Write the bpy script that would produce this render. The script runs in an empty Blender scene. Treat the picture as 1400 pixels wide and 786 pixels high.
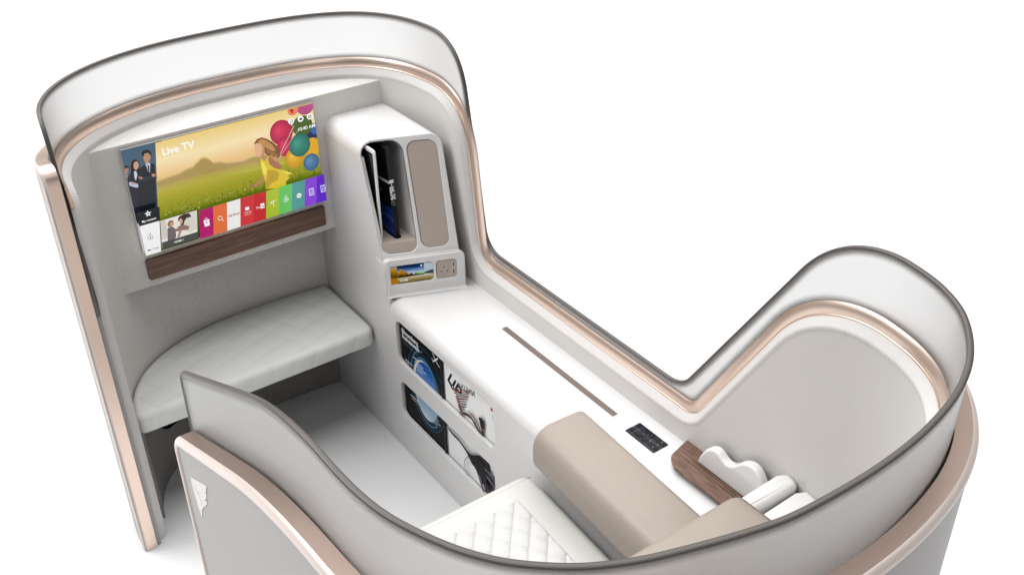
import bpy, bmesh, math, random
from mathutils import Vector, Matrix
from math import sin, cos, pi, radians, sqrt, hypot, atan2
random.seed(4)
SC = bpy.context.scene
COL = SC.collection

# ------------------------------------------------------------------ materials
def new_mat(name):
    m = bpy.data.materials.new(name); m.use_nodes = True
    nt = m.node_tree; nt.nodes.clear()
    out = nt.nodes.new('ShaderNodeOutputMaterial')
    return m, nt, out
def N(nt, t, **kw):
    n = nt.nodes.new(t)
    for k, v in kw.items():
        if k.startswith('_'): setattr(n, k[1:], v)
        else: n.inputs[k.replace('__', ' ')].default_value = v
    return n
def rgb(c): return (c[0], c[1], c[2], 1)
def pbr(name, col, rough=.5, metal=0, coat=0, spec=.5, noise=0, nscale=40, bump=0, bscale=300, sheen=0):
    m, nt, out = new_mat(name)
    p = N(nt, 'ShaderNodeBsdfPrincipled', Roughness=rough, Metallic=metal)
    p.inputs['Base Color'].default_value = rgb(col)
    p.inputs['Coat Weight'].default_value = coat
    p.inputs['Coat Roughness'].default_value = .08
    p.inputs['Specular IOR Level'].default_value = spec
    p.inputs['Sheen Weight'].default_value = sheen
    nt.links.new(p.outputs[0], out.inputs[0])
    if noise or bump:
        tc = N(nt, 'ShaderNodeTexCoord')
        if noise:
            nz = N(nt, 'ShaderNodeTexNoise', Scale=nscale, Detail=5.0)
            nt.links.new(tc.outputs['Object'], nz.inputs['Vector'])
            mx = N(nt, 'ShaderNodeMix', _data_type='RGBA')
            mx.inputs[6].default_value = rgb([c*(1-noise) for c in col]); mx.inputs[7].default_value = rgb([min(1, c*(1+noise)) for c in col])
            nt.links.new(nz.outputs[0], mx.inputs[0]); nt.links.new(mx.outputs[2], p.inputs['Base Color'])
        if bump:
            nb = N(nt, 'ShaderNodeTexNoise', Scale=bscale, Detail=3.0)
            nt.links.new(tc.outputs['Object'], nb.inputs['Vector'])
            b = N(nt, 'ShaderNodeBump', Strength=bump, Distance=.001)
            nt.links.new(nb.outputs[0], b.inputs['Height']); nt.links.new(b.outputs[0], p.inputs['Normal'])
    return m
def ribbed(name, col, period=.006, slant=.25, strength=.5, rough=.7):
    """woven wall covering: fine slanted ribs running up the wall, in UV metres"""
    m, nt, out = new_mat(name)
    p = N(nt, 'ShaderNodeBsdfPrincipled', Roughness=rough); p.inputs['Base Color'].default_value = rgb(col)
    p.inputs['Specular IOR Level'].default_value = .25
    uv = N(nt, 'ShaderNodeUVMap'); sp = N(nt, 'ShaderNodeSeparateXYZ'); nt.links.new(uv.outputs[0], sp.inputs[0])
    a = N(nt, 'ShaderNodeMath', _operation='MULTIPLY'); a.inputs[1].default_value = slant; nt.links.new(sp.outputs[1], a.inputs[0])
    b = N(nt, 'ShaderNodeMath', _operation='ADD'); nt.links.new(sp.outputs[0], b.inputs[0]); nt.links.new(a.outputs[0], b.inputs[1])
    c = N(nt, 'ShaderNodeMath', _operation='MULTIPLY'); c.inputs[1].default_value = 2*pi/period; nt.links.new(b.outputs[0], c.inputs[0])
    s = N(nt, 'ShaderNodeMath', _operation='SINE'); nt.links.new(c.outputs[0], s.inputs[0])
    d = N(nt, 'ShaderNodeMath', _operation='MULTIPLY'); d.inputs[1].default_value = 2*pi/(period*.9); nt.links.new(sp.outputs[1], d.inputs[0])
    s2 = N(nt, 'ShaderNodeMath', _operation='SINE'); nt.links.new(d.outputs[0], s2.inputs[0])
    s3 = N(nt, 'ShaderNodeMath', _operation='MULTIPLY'); s3.inputs[1].default_value = .3; nt.links.new(s2.outputs[0], s3.inputs[0])
    e = N(nt, 'ShaderNodeMath', _operation='ADD'); nt.links.new(s.outputs[0], e.inputs[0]); nt.links.new(s3.outputs[0], e.inputs[1])
    bp = N(nt, 'ShaderNodeBump', Strength=strength, Distance=.0012); nt.links.new(e.outputs[0], bp.inputs['Height'])
    nt.links.new(bp.outputs[0], p.inputs['Normal'])
    mr = N(nt, 'ShaderNodeMapRange'); mr.inputs[1].default_value = -1.3; mr.inputs[2].default_value = 1.3; nt.links.new(e.outputs[0], mr.inputs[0])
    mx = N(nt, 'ShaderNodeMix', _data_type='RGBA'); mx.inputs[6].default_value = rgb([x*.94 for x in col]); mx.inputs[7].default_value = rgb([x*1.04 for x in col])
    nt.links.new(mr.outputs[0], mx.inputs[0]); nt.links.new(mx.outputs[2], p.inputs['Base Color'])
    nt.links.new(p.outputs[0], out.inputs[0])
    return m
def wood(name, axis=0, scale=1.0):
    m, nt, out = new_mat(name)
    p = N(nt, 'ShaderNodeBsdfPrincipled', Roughness=.5)
    tc = N(nt, 'ShaderNodeUVMap'); mp = N(nt, 'ShaderNodeMapping')
    mp.inputs['Scale'].default_value = (6*scale, 90*scale, 1)
    nt.links.new(tc.outputs[0], mp.inputs[0])
    nz = N(nt, 'ShaderNodeTexNoise', Scale=1.0, Detail=7.0, Distortion=.6); nz.inputs['Roughness'].default_value = .65
    nt.links.new(mp.outputs[0], nz.inputs['Vector'])
    r = N(nt, 'ShaderNodeValToRGB'); cr = r.color_ramp
    cr.elements[0].position = .3; cr.elements[0].color = (.07, .036, .025, 1)
    cr.elements[1].position = .72; cr.elements[1].color = (.29, .17, .12, 1)
    e = cr.elements.new(.5); e.color = (.165, .092, .063, 1)
    nt.links.new(nz.outputs[0], r.inputs[0]); nt.links.new(r.outputs[0], p.inputs['Base Color'])
    b = N(nt, 'ShaderNodeBump', Strength=.25, Distance=.0006); nt.links.new(nz.outputs[0], b.inputs['Height']); nt.links.new(b.outputs[0], p.inputs['Normal'])
    nt.links.new(p.outputs[0], out.inputs[0])
    return m
def quilt_mat(name, col, A, B, O, strength=.9, dist=.006):
    """tufted diamond quilting: lattice with basis A, B and origin O in UV metres"""
    m, nt, out = new_mat(name)
    p = N(nt, 'ShaderNodeBsdfPrincipled', Roughness=.55); p.inputs['Base Color'].default_value = rgb(col)
    p.inputs['Specular IOR Level'].default_value = .3
    uv = N(nt, 'ShaderNodeUVMap'); sp = N(nt, 'ShaderNodeSeparateXYZ'); nt.links.new(uv.outputs[0], sp.inputs[0])
    det = A[0]*B[1]-A[1]*B[0]
    rows = [(B[1]/det, -B[0]/det), (-A[1]/det, A[0]/det)]
    hs = []
    for rx, ry in rows:
        m1 = N(nt, 'ShaderNodeMath', _operation='MULTIPLY_ADD'); m1.inputs[1].default_value = rx*pi; m1.inputs[2].default_value = -(O[0]*rx+O[1]*ry)*pi
        nt.links.new(sp.outputs[0], m1.inputs[0])
        m2 = N(nt, 'ShaderNodeMath', _operation='MULTIPLY_ADD'); m2.inputs[1].default_value = ry*pi
        nt.links.new(sp.outputs[1], m2.inputs[0]); nt.links.new(m1.outputs[0], m2.inputs[2])
        s = N(nt, 'ShaderNodeMath', _operation='SINE'); nt.links.new(m2.outputs[0], s.inputs[0])
        a = N(nt, 'ShaderNodeMath', _operation='ABSOLUTE'); nt.links.new(s.outputs[0], a.inputs[0])
        hs.append(a)
    # seams: pow of each; tufts: pow of the sum
    out_h = None
    mn = N(nt, 'ShaderNodeMath', _operation='MULTIPLY'); nt.links.new(hs[0].outputs[0], mn.inputs[0]); nt.links.new(hs[1].outputs[0], mn.inputs[1])
    pw = N(nt, 'ShaderNodeMath', _operation='POWER'); pw.inputs[1].default_value = .2; nt.links.new(mn.outputs[0], pw.inputs[0])
    ad = N(nt, 'ShaderNodeMath', _operation='ADD'); nt.links.new(hs[0].outputs[0], ad.inputs[0]); nt.links.new(hs[1].outputs[0], ad.inputs[1])
    tp = N(nt, 'ShaderNodeMath', _operation='POWER'); tp.inputs[1].default_value = .4; nt.links.new(ad.outputs[0], tp.inputs[0])
    t2 = N(nt, 'ShaderNodeMath', _operation='MULTIPLY'); t2.inputs[1].default_value = .9; nt.links.new(tp.outputs[0], t2.inputs[0])
    sm = N(nt, 'ShaderNodeMath', _operation='ADD'); nt.links.new(pw.outputs[0], sm.inputs[0]); nt.links.new(t2.outputs[0], sm.inputs[1])
    nz = N(nt, 'ShaderNodeTexNoise', Scale=60.0, Detail=4.0); nt.links.new(uv.outputs[0], nz.inputs['Vector'])
    m3 = N(nt, 'ShaderNodeMath', _operation='MULTIPLY_ADD'); m3.inputs[1].default_value = .12; nt.links.new(nz.outputs[0], m3.inputs[0]); nt.links.new(sm.outputs[0], m3.inputs[2])
    bp = N(nt, 'ShaderNodeBump', Strength=strength, Distance=dist); nt.links.new(m3.outputs[0], bp.inputs['Height'])
    nt.links.new(bp.outputs[0], p.inputs['Normal']); nt.links.new(p.outputs[0], out.inputs[0])
    return m
def emis(name, col, k=.9):
    m, nt, out = new_mat(name)
    e = N(nt, 'ShaderNodeEmission', Strength=k); e.inputs[0].default_value = rgb(col)
    g = N(nt, 'ShaderNodeBsdfGlossy', Roughness=.12); g.inputs[0].default_value = (.04, .04, .04, 1)
    a = N(nt, 'ShaderNodeAddShader'); nt.links.new(e.outputs[0], a.inputs[0]); nt.links.new(g.outputs[0], a.inputs[1])
    nt.links.new(a.outputs[0], out.inputs[0])
    return m
def ramp_mat(name, stops, axis=1, noise=0, nscale=(8, 30), emit=.9, shift=0):
    """a picture's own gradient along UV (screens emit, print does not)"""
    m, nt, out = new_mat(name)
    uv = N(nt, 'ShaderNodeUVMap'); sp = N(nt, 'ShaderNodeSeparateXYZ'); nt.links.new(uv.outputs[0], sp.inputs[0])
    r = N(nt, 'ShaderNodeValToRGB'); cr = r.color_ramp
    while len(cr.elements) < len(stops): cr.elements.new(.5)
    for e, (pos, c) in zip(cr.elements, stops): e.position = pos
    for i, (pos, c) in enumerate(stops): cr.elements[i].position = pos; cr.elements[i].color = rgb(c)
    src = sp.outputs[axis]
    if noise:
        mp = N(nt, 'ShaderNodeMapping'); mp.inputs['Scale'].default_value = (nscale[0], nscale[1], 1); nt.links.new(uv.outputs[0], mp.inputs[0])
        nz = N(nt, 'ShaderNodeTexNoise', Scale=1.0, Detail=6.0); nt.links.new(mp.outputs[0], nz.inputs['Vector'])
        ma = N(nt, 'ShaderNodeMath', _operation='MULTIPLY_ADD'); ma.inputs[1].default_value = noise; nt.links.new(nz.outputs[0], ma.inputs[0])
        sb = N(nt, 'ShaderNodeMath', _operation='SUBTRACT'); sb.inputs[1].default_value = noise*.5; nt.links.new(src, sb.inputs[0]); nt.links.new(sb.outputs[0], ma.inputs[2])
        src = ma.outputs[0]
    nt.links.new(src, r.inputs[0])
    if emit:
        e = N(nt, 'ShaderNodeEmission', Strength=emit); nt.links.new(r.outputs[0], e.inputs[0]); nt.links.new(e.outputs[0], out.inputs[0])
    else:
        p = N(nt, 'ShaderNodeBsdfPrincipled', Roughness=.3); nt.links.new(r.outputs[0], p.inputs['Base Color']); nt.links.new(p.outputs[0], out.inputs[0])
    return m
def frosted(name):
    m, nt, out = new_mat(name)
    p = N(nt, 'ShaderNodeBsdfPrincipled', Roughness=.4, IOR=1.4)
    p.inputs['Base Color'].default_value = (1, 1, 1, 1); p.inputs['Transmission Weight'].default_value = 1
    d = N(nt, 'ShaderNodeBsdfPrincipled', Roughness=.28); d.inputs['Base Color'].default_value = (.56, .54, .52, 1)
    d.inputs['Specular IOR Level'].default_value = .5
    mx = N(nt, 'ShaderNodeMixShader'); mx.inputs[0].default_value = GLASS_DIFF
    nt.links.new(p.outputs[0], mx.inputs[1]); nt.links.new(d.outputs[0], mx.inputs[2]); nt.links.new(mx.outputs[0], out.inputs[0])
    return m
GLASS_DIFF = .17
def edge_shade_mat(name, col, width=.0197, k=.8):
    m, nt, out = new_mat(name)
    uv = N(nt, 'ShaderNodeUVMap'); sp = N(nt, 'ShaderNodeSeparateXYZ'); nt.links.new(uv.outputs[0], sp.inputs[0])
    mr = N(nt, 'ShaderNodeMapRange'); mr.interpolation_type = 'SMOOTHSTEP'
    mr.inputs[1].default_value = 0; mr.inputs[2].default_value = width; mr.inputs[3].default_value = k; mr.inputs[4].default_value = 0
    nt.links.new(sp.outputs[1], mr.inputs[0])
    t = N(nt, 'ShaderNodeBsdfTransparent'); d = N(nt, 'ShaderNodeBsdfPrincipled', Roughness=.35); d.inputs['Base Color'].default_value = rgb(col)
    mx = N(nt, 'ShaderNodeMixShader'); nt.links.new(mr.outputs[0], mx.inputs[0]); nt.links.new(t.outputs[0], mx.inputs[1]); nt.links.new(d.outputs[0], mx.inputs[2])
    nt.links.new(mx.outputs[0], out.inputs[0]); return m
def srgb(h):
    h = h.lstrip('#'); v = [int(h[i:i+2], 16)/255 for i in (0, 2, 4)]
    return tuple(x/12.92 if x <= .04045 else ((x+.055)/1.055)**2.4 for x in v)

M = {}
M['floor'] = pbr('studio_white_floor', (.93, .93, .93), .45, spec=.3)
M['lining'] = ribbed('woven_wall_covering', (.79, .76, .73), strength=.28)
M['strip'] = ribbed('ribbed_rim_strip', (.74, .71, .69), period=.007, slant=0, strength=.25)
M['kick'] = ribbed('kick_covering_shade_tone', (.30, .285, .275), period=.006)  # base colour darkened to carry the shade under the ottoman
M['copper'] = pbr('rose_gold_metal', (.88, .70, .60), .36, metal=.95)
M['copper_flat'] = pbr('brushed_rose_gold', (.36, .27, .225), .36, metal=.6, noise=.10, nscale=900)
M['pale_rim'] = pbr('pale_pink_lacquer', (.78, .675, .625), .3, metal=.1)
M['shell'] = pbr('warm_grey_lacquer', (.40, .385, .378), .42, noise=.02, nscale=500, bump=.08, bscale=900)
M['glass'] = frosted('frosted_screen')
M['edge_shade'] = edge_shade_mat('edge_shade_fade', (.22, .20, .19))
M['glass_edge'] = pbr('smoked_glass_edge', (.10, .088, .081), .4)
M['white'] = pbr('white_satin_lacquer', (.80, .79, .785), .32, coat=.15)
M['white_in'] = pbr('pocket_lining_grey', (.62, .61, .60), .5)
M['taupe'] = pbr('taupe_panel', (.50, .42, .365), .5, noise=.03, nscale=600)
M['leather'] = pbr('taupe_leather', (.36, .303, .26), .40, noise=.06, nscale=12, bump=.5, bscale=70)
M['cushion'] = pbr('ivory_leather', (.66, .648, .615), .45, bump=.15, bscale=250)
M['pad'] = pbr('white_headrest_leather', (.88, .87, .84), .4)
M['wood'] = wood('walnut_veneer')
M['bezel'] = pbr('satin_silver', (.6, .6, .6), .3, metal=.7)
M['black'] = pbr('black_glass', (.008, .008, .01), .12)
M['dark'] = pbr('dark_plastic', (.03, .03, .03), .5)
M['bronze'] = pbr('bronze_strip', (.17, .13, .11), .4, metal=.3, noise=.08, nscale=800)
M['silver'] = pbr('silver_metal', (.55, .56, .58), .35, metal=.6)
M['emblem'] = pbr('pale_metal_emblem', (.74, .68, .65), .3, metal=.2)
M['handset'] = pbr('white_gloss_plastic', (.9, .9, .9), .2, coat=.5)
M['seam'] = pbr('seam_thread', (.42, .40, .37), .7)
M['seam_tan'] = pbr('tan_seam_thread', (.22, .17, .14), .7)
M['quilt'] = quilt_mat('quilted_ivory_leather', (.86, .86, .835), (.069, .026), (-.035, .078), (.967, 3.112-.467), .5, .0045)
M['stitch'] = pbr('quilted_white_leather', (.62, .615, .595), .42, bump=.4, bscale=120)

# ------------------------------------------------------------------ helpers
def thing(name, loc, label, cat, group=None):
    o = bpy.data.objects.new(name, None); COL.objects.link(o); o.location = loc
    o.empty_display_size = .1; o['label'] = label; o['category'] = cat
    if group: o['group'] = group
    return o
def finish(name, me, mats, parent=None, smooth=True, angle=35, label=None, kind=None, cat=None, base=None, group=None):
    if not isinstance(mats, (list, tuple)): mats = [mats]
    for m in mats: me.materials.append(M[m] if isinstance(m, str) else m)
    root = parent
    off = Vector((0, 0, 0))
    while root is not None:
        off += Vector(root.location); root = root.parent
    if base: off = Vector(base)
    me.transform(Matrix.Translation(-off))
    if smooth:
        me.polygons.foreach_set('use_smooth', [True]*len(me.polygons))
        me.set_sharp_from_angle(angle=radians(angle))
    me.update()
    o = bpy.data.objects.new(name, me); COL.objects.link(o)
    if base: o.location = base
    if parent: o.parent = parent
    if label: o['label'] = label
    if kind: o['kind'] = kind
    if cat: o['category'] = cat
    if group: o['group'] = group
    return o
def obj(name, bm, mats, parent=None, fixn=True, **kw):
    if fixn: bmesh.ops.recalc_face_normals(bm, faces=bm.faces)
    me = bpy.data.meshes.new(name); bm.to_mesh(me); bm.free()
    return finish(name, me, mats, parent, **kw)
def set_uv(bm, f):
    uv = bm.loops.layers.uv.verify()
    for fc in bm.faces:
        for l in fc.loops: l[uv].uv = f(l.vert.co)

def fillet(pts, radii, step=.006):
    """polyline with rounded corners, resampled"""
    out = []
    n = len(pts)
    for i, p in enumerate(pts):
        p = Vector(p); r = radii[i]
        if i in (0, n-1) or r <= 0: out.append(p); continue
        a = Vector(pts[i-1]); b = Vector(pts[i+1])
        da = (a-p); db = (b-p)
        r = min(r, da.length*.49, db.length*.49) if False else min(r, da.length*.98, db.length*.98)
        s = p+da.normalized()*r; e = p+db.normalized()*r
        k = max(4, int(r*2/step))
        for j in range(k+1):
            t = j/k
            out.append(s*(1-t)**2+p*2*t*(1-t)+e*t*t)
    res = [out[0]]
    for p in out[1:]:
        d = p-res[-1]
        if d.length < 1e-6: continue
        k = max(1, int(d.length/.02))
        s0 = res[-1].copy()
        for j in range(1, k+1): res.append(s0+d*(j/k))
    return res
def rrect(x0, y0, x1, y1, r, k=8):
    pts = []
    for cx, cy, a in ((x1-r, y0+r, -90), (x1-r, y1-r, 0), (x0+r, y1-r, 90), (x0+r, y0+r, 180)):
        for j in range(k+1):
            t = radians(a+90*j/k); pts.append((cx+r*cos(t), cy+r*sin(t)))
    return pts
def rpoly(pts, r, k=8):
    """closed polygon with rounded corners (r scalar or list)"""
    n = len(pts); out = []
    for i in range(n):
        p = Vector(pts[i]); a = Vector(pts[i-1])-p; b = Vector(pts[(i+1) % n])-p
        rr = r[i] if isinstance(r, (list, tuple)) else r
        if rr <= 0: out.append(tuple(p)); continue
        ca = a.normalized(); cb = b.normalized()
        ang = ca.angle(cb); t = min(rr/math.tan(ang/2), a.length*.49, b.length*.49); rr2 = t*math.tan(ang/2)
        c = p+(ca+cb).normalized()*(rr2/sin(ang/2))
        s = p+ca*t-c; e = p+cb*t-c
        a0 = atan2(s.y, s.x); a1 = atan2(e.y, e.x); d = (a1-a0+pi) % (2*pi)-pi
        for j in range(k+1):
            th = a0+d*j/k; out.append((c.x+rr2*cos(th), c.y+rr2*sin(th)))
    return out
def curve_mesh(curve):
    o = bpy.data.objects.new('tmp', curve); COL.objects.link(o)
    dg = bpy.context.evaluated_depsgraph_get(); dg.update()
    me = bpy.data.meshes.new_from_object(o.evaluated_get(dg))
    bpy.data.objects.remove(o); bpy.data.curves.remove(curve)
    return me
def plate(loops, thick, O, U, V, bev=0, bres=3):
    """filled 2D outline(s) with holes -> slab; loops in (u,v); slab centred on the plane O,U,V"""
    cu = bpy.data.curves.new('tmpc', 'CURVE'); cu.dimensions = '2D'; cu.fill_mode = 'BOTH'
    cu.extrude = max(0, thick/2-bev); cu.bevel_depth = bev; cu.bevel_resolution = bres; cu.offset = -bev
    for lp in loops:
        s = cu.splines.new('POLY'); s.points.add(len(lp)-1); s.use_cyclic_u = True
        for i, p in enumerate(lp): s.points[i].co = (p[0], p[1], 0, 1)
    me = curve_mesh(cu)
    U = Vector(U).normalized(); V = Vector(V).normalized(); Nn = U.cross(V).normalized()
    mt = Matrix(((U.x, V.x, Nn.x, O[0]), (U.y, V.y, Nn.y, O[1]), (U.z, V.z, Nn.z, O[2]), (0, 0, 0, 1)))
    me.transform(mt)
    me.materials.clear()
    return me
def mesh_uv(me, f):
    uv = me.uv_layers.new(name='UVMap') if not me.uv_layers else me.uv_layers[0]
    for l in me.loops: uv.data[l.index].uv = f(me.vertices[l.vertex_index].co)
def rbox(bm, x0, x1, y0, y1, z0, z1, r, seg=4):
    b = bmesh.new()
    bmesh.ops.create_cube(b, size=1)
    for v in b.verts:
        v.co = Vector(((x0+x1)/2+v.co.x*(x1-x0), (y0+y1)/2+v.co.y*(y1-y0), (z0+z1)/2+v.co.z*(z1-z0)))
    if r > 0: bmesh.ops.bevel(b, geom=b.edges[:], offset=r, segments=seg, profile=.5, affect='EDGES')
    me = bpy.data.meshes.new('t'); b.to_mesh(me); b.free(); bm.from_mesh(me); bpy.data.meshes.remove(me)
    return bm

# ------------------------------------------------------------------ plan path of the suite wall (glass plane)
def ell(x):
    a, b = .625, .50
    n = 2.3 if x < 1.095 else 3.0
    return 2.80+b*max(0, 1-abs((x-1.095)/a)**n)**(1/n)
raw = [(.470, 2.70), (.470, 2.75)]
K = 90
for i in range(K+1):
    t = pi-pi*i/K
    n = 2.3 if cos(t) < 0 else 3.0
    raw.append((1.095+.625*math.copysign(abs(cos(t))**(2/n), cos(t)), 2.80+.50*abs(sin(t))**(2/n)))
raw += [(1.720, y) for y in (2.72, 2.5, 2.2, 1.9, 1.6, 1.35, 1.22)]
raw += [(1.720, 1.12), (1.713, 1.03), (1.688, .938), (1.636, .853), (1.537, .770), (1.428, .718), (1.302, .687), (1.174, .674), (1.034, .675), (.935, .686), (.762, .736), (.686, .770), (.637, .802), (.583, .851), (.549, .896), (.526, .938), (.506, .985), (.491, 1.03), (.481, 1.08), (.475, 1.15), (.473, 1.25), (.472, 1.33), (.470, 1.5), (.466, 1.7), (.462, 1.85), (.460, 1.97)]
def catmull(P, per=12):
    out = []
    for i in range(len(P)-1):
        p0 = Vector(P[max(i-1, 0)]); p1 = Vector(P[i]); p2 = Vector(P[i+1]); p3 = Vector(P[min(i+2, len(P)-1)])
        if (p2-p1).length < 1e-7: continue
        for j in range(per):
            t = j/per
            # centripetal-ish via Hermite with chord-scaled tangents
            l = (p2-p1).length
            d0 = (p2-p0); d1 = (p3-p1)
            m1 = d0*(l/max(1e-6, (p1-p0).length+l)); m2 = d1*(l/max(1e-6, (p3-p2).length+l))
            h = (2*t**3-3*t*t+1, t**3-2*t*t+t, -2*t**3+3*t*t, t**3-t*t)
            out.append(p1*h[0]+m1*h[1]+p2*h[2]+m2*h[3])
    out.append(Vector(P[-1])); return out
dense = catmull(raw)
DS = .004
path = [dense[0]]
for p in dense[1:]:
    while (p-path[-1]).length >= DS:
        path.append(path[-1]+(p-path[-1]).normalized()*DS)
LEN = (len(path)-1)*DS
tan = []
for i in range(len(path)):
    a = path[max(0, i-5)]; b = path[min(len(path)-1, i+5)]
    tan.append((b-a).normalized())
for _ in range(3):
    tan = [(tan[max(0, i-2)]+tan[i]*2+tan[min(len(tan)-1, i+2)]).normalized() for i in range(len(tan))]
def PN(s):
    f = min(max(s/DS, 0), len(path)-1.0001); i = int(f); t = f-i
    p = path[i]*(1-t)+path[i+1]*t; d = (tan[i]*(1-t)+tan[i+1]*t).normalized()
    ex = s-min(max(s, 0), LEN)
    p = p+d*ex
    return p, Vector((-d.y, d.x))      # outward: left of travel (clockwise path seen from above)
def P3(s, z, d):
    p, n = PN(s); return Vector((p.x+n.x*d, p.y+n.y*d, z))
def s_of(y, side):
    if side == 'L':  rng = range(0, len(path)//5)
    elif side == 'R': rng = [i for i in range(len(path)) if path[i].x > 1.6 and tan[i].y < -.3]
    else: rng = [i for i in range(len(path)) if i > len(path)*.75]
    return min(rng, key=lambda i: abs(path[i].y-y))*DS
R = lambda y: s_of(y, 'R'); L = lambda y: s_of(y, 'L'); A = lambda y: s_of(y, 'A')
def near(x, y): return min(range(len(path)), key=lambda i: (path[i].x-x)**2+(path[i].y-y)**2)*DS
# outlines in (s, z)
keyA = [(L(2.815), 0.0, 0), (L(2.815), 1.305, .07), (R(2.71), 1.30, .17), (R(2.635), .735, .11), (R(1.55), .735, .06), (R(1.225), 1.30, .17), (near(1.537, .770), 1.30, .1), (near(1.25, .665), 1.262, .2), (A(1.35), 1.262, .22), (A(1.915), 1.03, .03), (A(1.915), 0.0, 0)]
keyB = [(L(2.775), .93, 0), (L(2.765), .98, .02), (L(2.825), 1.33, .1), (L(2.865), 1.51, .07), (R(2.73), 1.508, .17), (R(2.60), .808, .08), (R(1.635), .808, .06), (R(1.205), 1.50, .17), (A(1.36), 1.503, .16), (A(1.925), 1.245, .03), (A(1.935), .90, 0)]
keyC = [(L(2.77), 0.0, 0), (L(2.77), 1.42, .07), (L(2.77)+.22, 1.36, .1), (L(2.77)+.5, 1.335, .1), (R(2.83), 1.335, .17), (R(2.76), .745, .10), (R(1.60), .745, .06), (R(1.205), 1.330, .17), (near(1.30, .67), 1.330, .2), (A(1.33), 1.325, .25), (A(1.93), 1.085, .045), (A(1.93), 0.0, 0)]
def outline(keys): return fillet([(k[0], k[1]) for k in keys], [k[2] for k in keys])
OA, OB, OC = outline(keyA), outline(keyB), outline(keyC)
def sheet(bm, ol, d, zb, uvl, flip=False, rows=1):
    cols = []
    last = -9
    s0 = ol[0].x
    pts = []
    for i, p in enumerate(ol):
        if p.x > last+2e-4: pts.append(p.copy()); last = p.x
        elif p.y > (pts[-1].y if pts else 0) and abs(p.x-last) <= 2e-4 and pts: pts[-1] = Vector((pts[-1].x, p.y))
    # densify in s so the curved plan is followed
    dp = [pts[0]]
    for p in pts[1:]:
        k = max(1, int((p.x-dp[-1].x)/.012)); q = dp[-1].copy()
        for j in range(1, k+1): dp.append(q.lerp(p, j/k))
    prev = None
    for p in dp:
        zz = zb(p) if callable(zb) else zb
        col = []
        for r in range(rows+1):
            z = zz+(p.y-zz)*r/rows
            v = bm.verts.new(P3(p.x, z, d)); col.append((v, p.x, z))
        if prev:
            for r in range(rows):
                f = bm.faces.new((prev[r][0], col[r][0], col[r+1][0], prev[r+1][0]))
                for l, q in zip(f.loops, (prev[r], col[r], col[r+1], prev[r+1])): l[uvl].uv = (q[1], q[2])
        prev = col
    return dp
def sweep(bm, ol, prof, uvl=None, s_lo=-9, s_hi=99, mats=None, zmin=-9):
    """sweep a profile [(a, d)] along an outline; a = out of the sheet's edge, d = thickness direction"""
    rows = []; acc = 0; lastp = None
    # densify
    dp = [ol[0]]
    for p in ol[1:]:
        k = max(1, int((p-dp[-1]).length/.010)); q = dp[-1].copy()
        for j in range(1, k+1): dp.append(q.lerp(p, j/k))
    m = len(dp)
    for i, p in enumerate(dp):
        t = (dp[min(i+1, m-1)]-dp[max(i-1, 0)])
        if t.length < 1e-7: continue
        t.normalize(); n2 = Vector((-t.y, t.x))
        if lastp is not None: acc += (p-lastp).length
        lastp = p
        if p.x < s_lo or p.x > s_hi or p.y < zmin: continue
        rows.append((acc, [bm.verts.new(P3(p.x+n2.x*a, p.y+n2.y*a, d)) for a, d in prof]))
    L_ = [0]
    for j in range(1, len(prof)): L_.append(L_[-1]+hypot(prof[j][0]-prof[j-1][0], prof[j][1]-prof[j-1][1]))
    for (a0, r0), (a1, r1) in zip(rows, rows[1:]):
        if a1-a0 > .08: continue
        for j in range(len(prof)-1):
            f = bm.faces.new((r0[j], r1[j], r1[j+1], r0[j+1]))
            if mats: f.material_index = mats[j]
            if uvl:
                for l, q in zip(f.loops, ((a0, L_[j]), (a1, L_[j]), (a1, L_[j+1]), (a0, L_[j+1]))): l[uvl].uv = q
    return rows
def arc(a0, d0, a1, d1, bulge, k=8):
    """profile arc between two points bulging to the left by `bulge`"""
    p = Vector((a0, d0)); q = Vector((a1, d1)); m = (p+q)/2; n = Vector((-(q-p).y, (q-p).x)).normalized()
    c = m+n*bulge*2
    return [tuple(p*(1-t)**2+c*2*t*(1-t)+q*t*t) for t in [j/k for j in range(k+1)]]

# ================================================================== SETTING
bm = bmesh.new()
for v in ((-40, -30, 0), (50, -30, 0), (50, 60, 0), (-40, 60, 0)): bm.verts.new(v)
bm.faces.new(bm.verts); o = obj('floor', bm, 'floor', smooth=False, kind='structure')
if o.data.polygons[0].normal.z < 0: o.data.flip_normals()

# ================================================================== SUITE SHELL
shell = thing('suite_shell', (1.1, 2.0, 0), 'curved warm grey cabin partition with rose gold ledge and frosted glass screen on top', 'cabin partition')
bm = bmesh.new(); uvl = bm.loops.layers.uv.verify()
sheet(bm, OA, -.037, 0.0, uvl)
obj('inner_lining', bm, 'lining', shell, fixn=False)
bm = bmesh.new(); uvl = bm.loops.layers.uv.verify()
lip = [(-.012, -.0372), (-.004, -.0385), (.002, -.0365), (.004, -.032)]
strip = [(.004, -.032), (.010, -.028), (.012, -.024), (.018, -.017)]
sweep(bm, OA, lip+strip[1:]+[(.018, -.006)], uvl)
obj('rim_strip', bm, 'strip', shell, angle=50)
bm = bmesh.new()
cop = [(.016, -.018)]+arc(.018, -.018, .022, -.016, -.001, 2)+[(.020, -.0155)]+arc(.020, -.0155, .052, -.0045, -.0035, 10)
sweep(bm, OA, cop, s_lo=L(2.815)+.004, s_hi=A(1.915)-.01, zmin=.6)
obj('rose_gold_trim', bm, 'copper', shell, angle=50)
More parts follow.
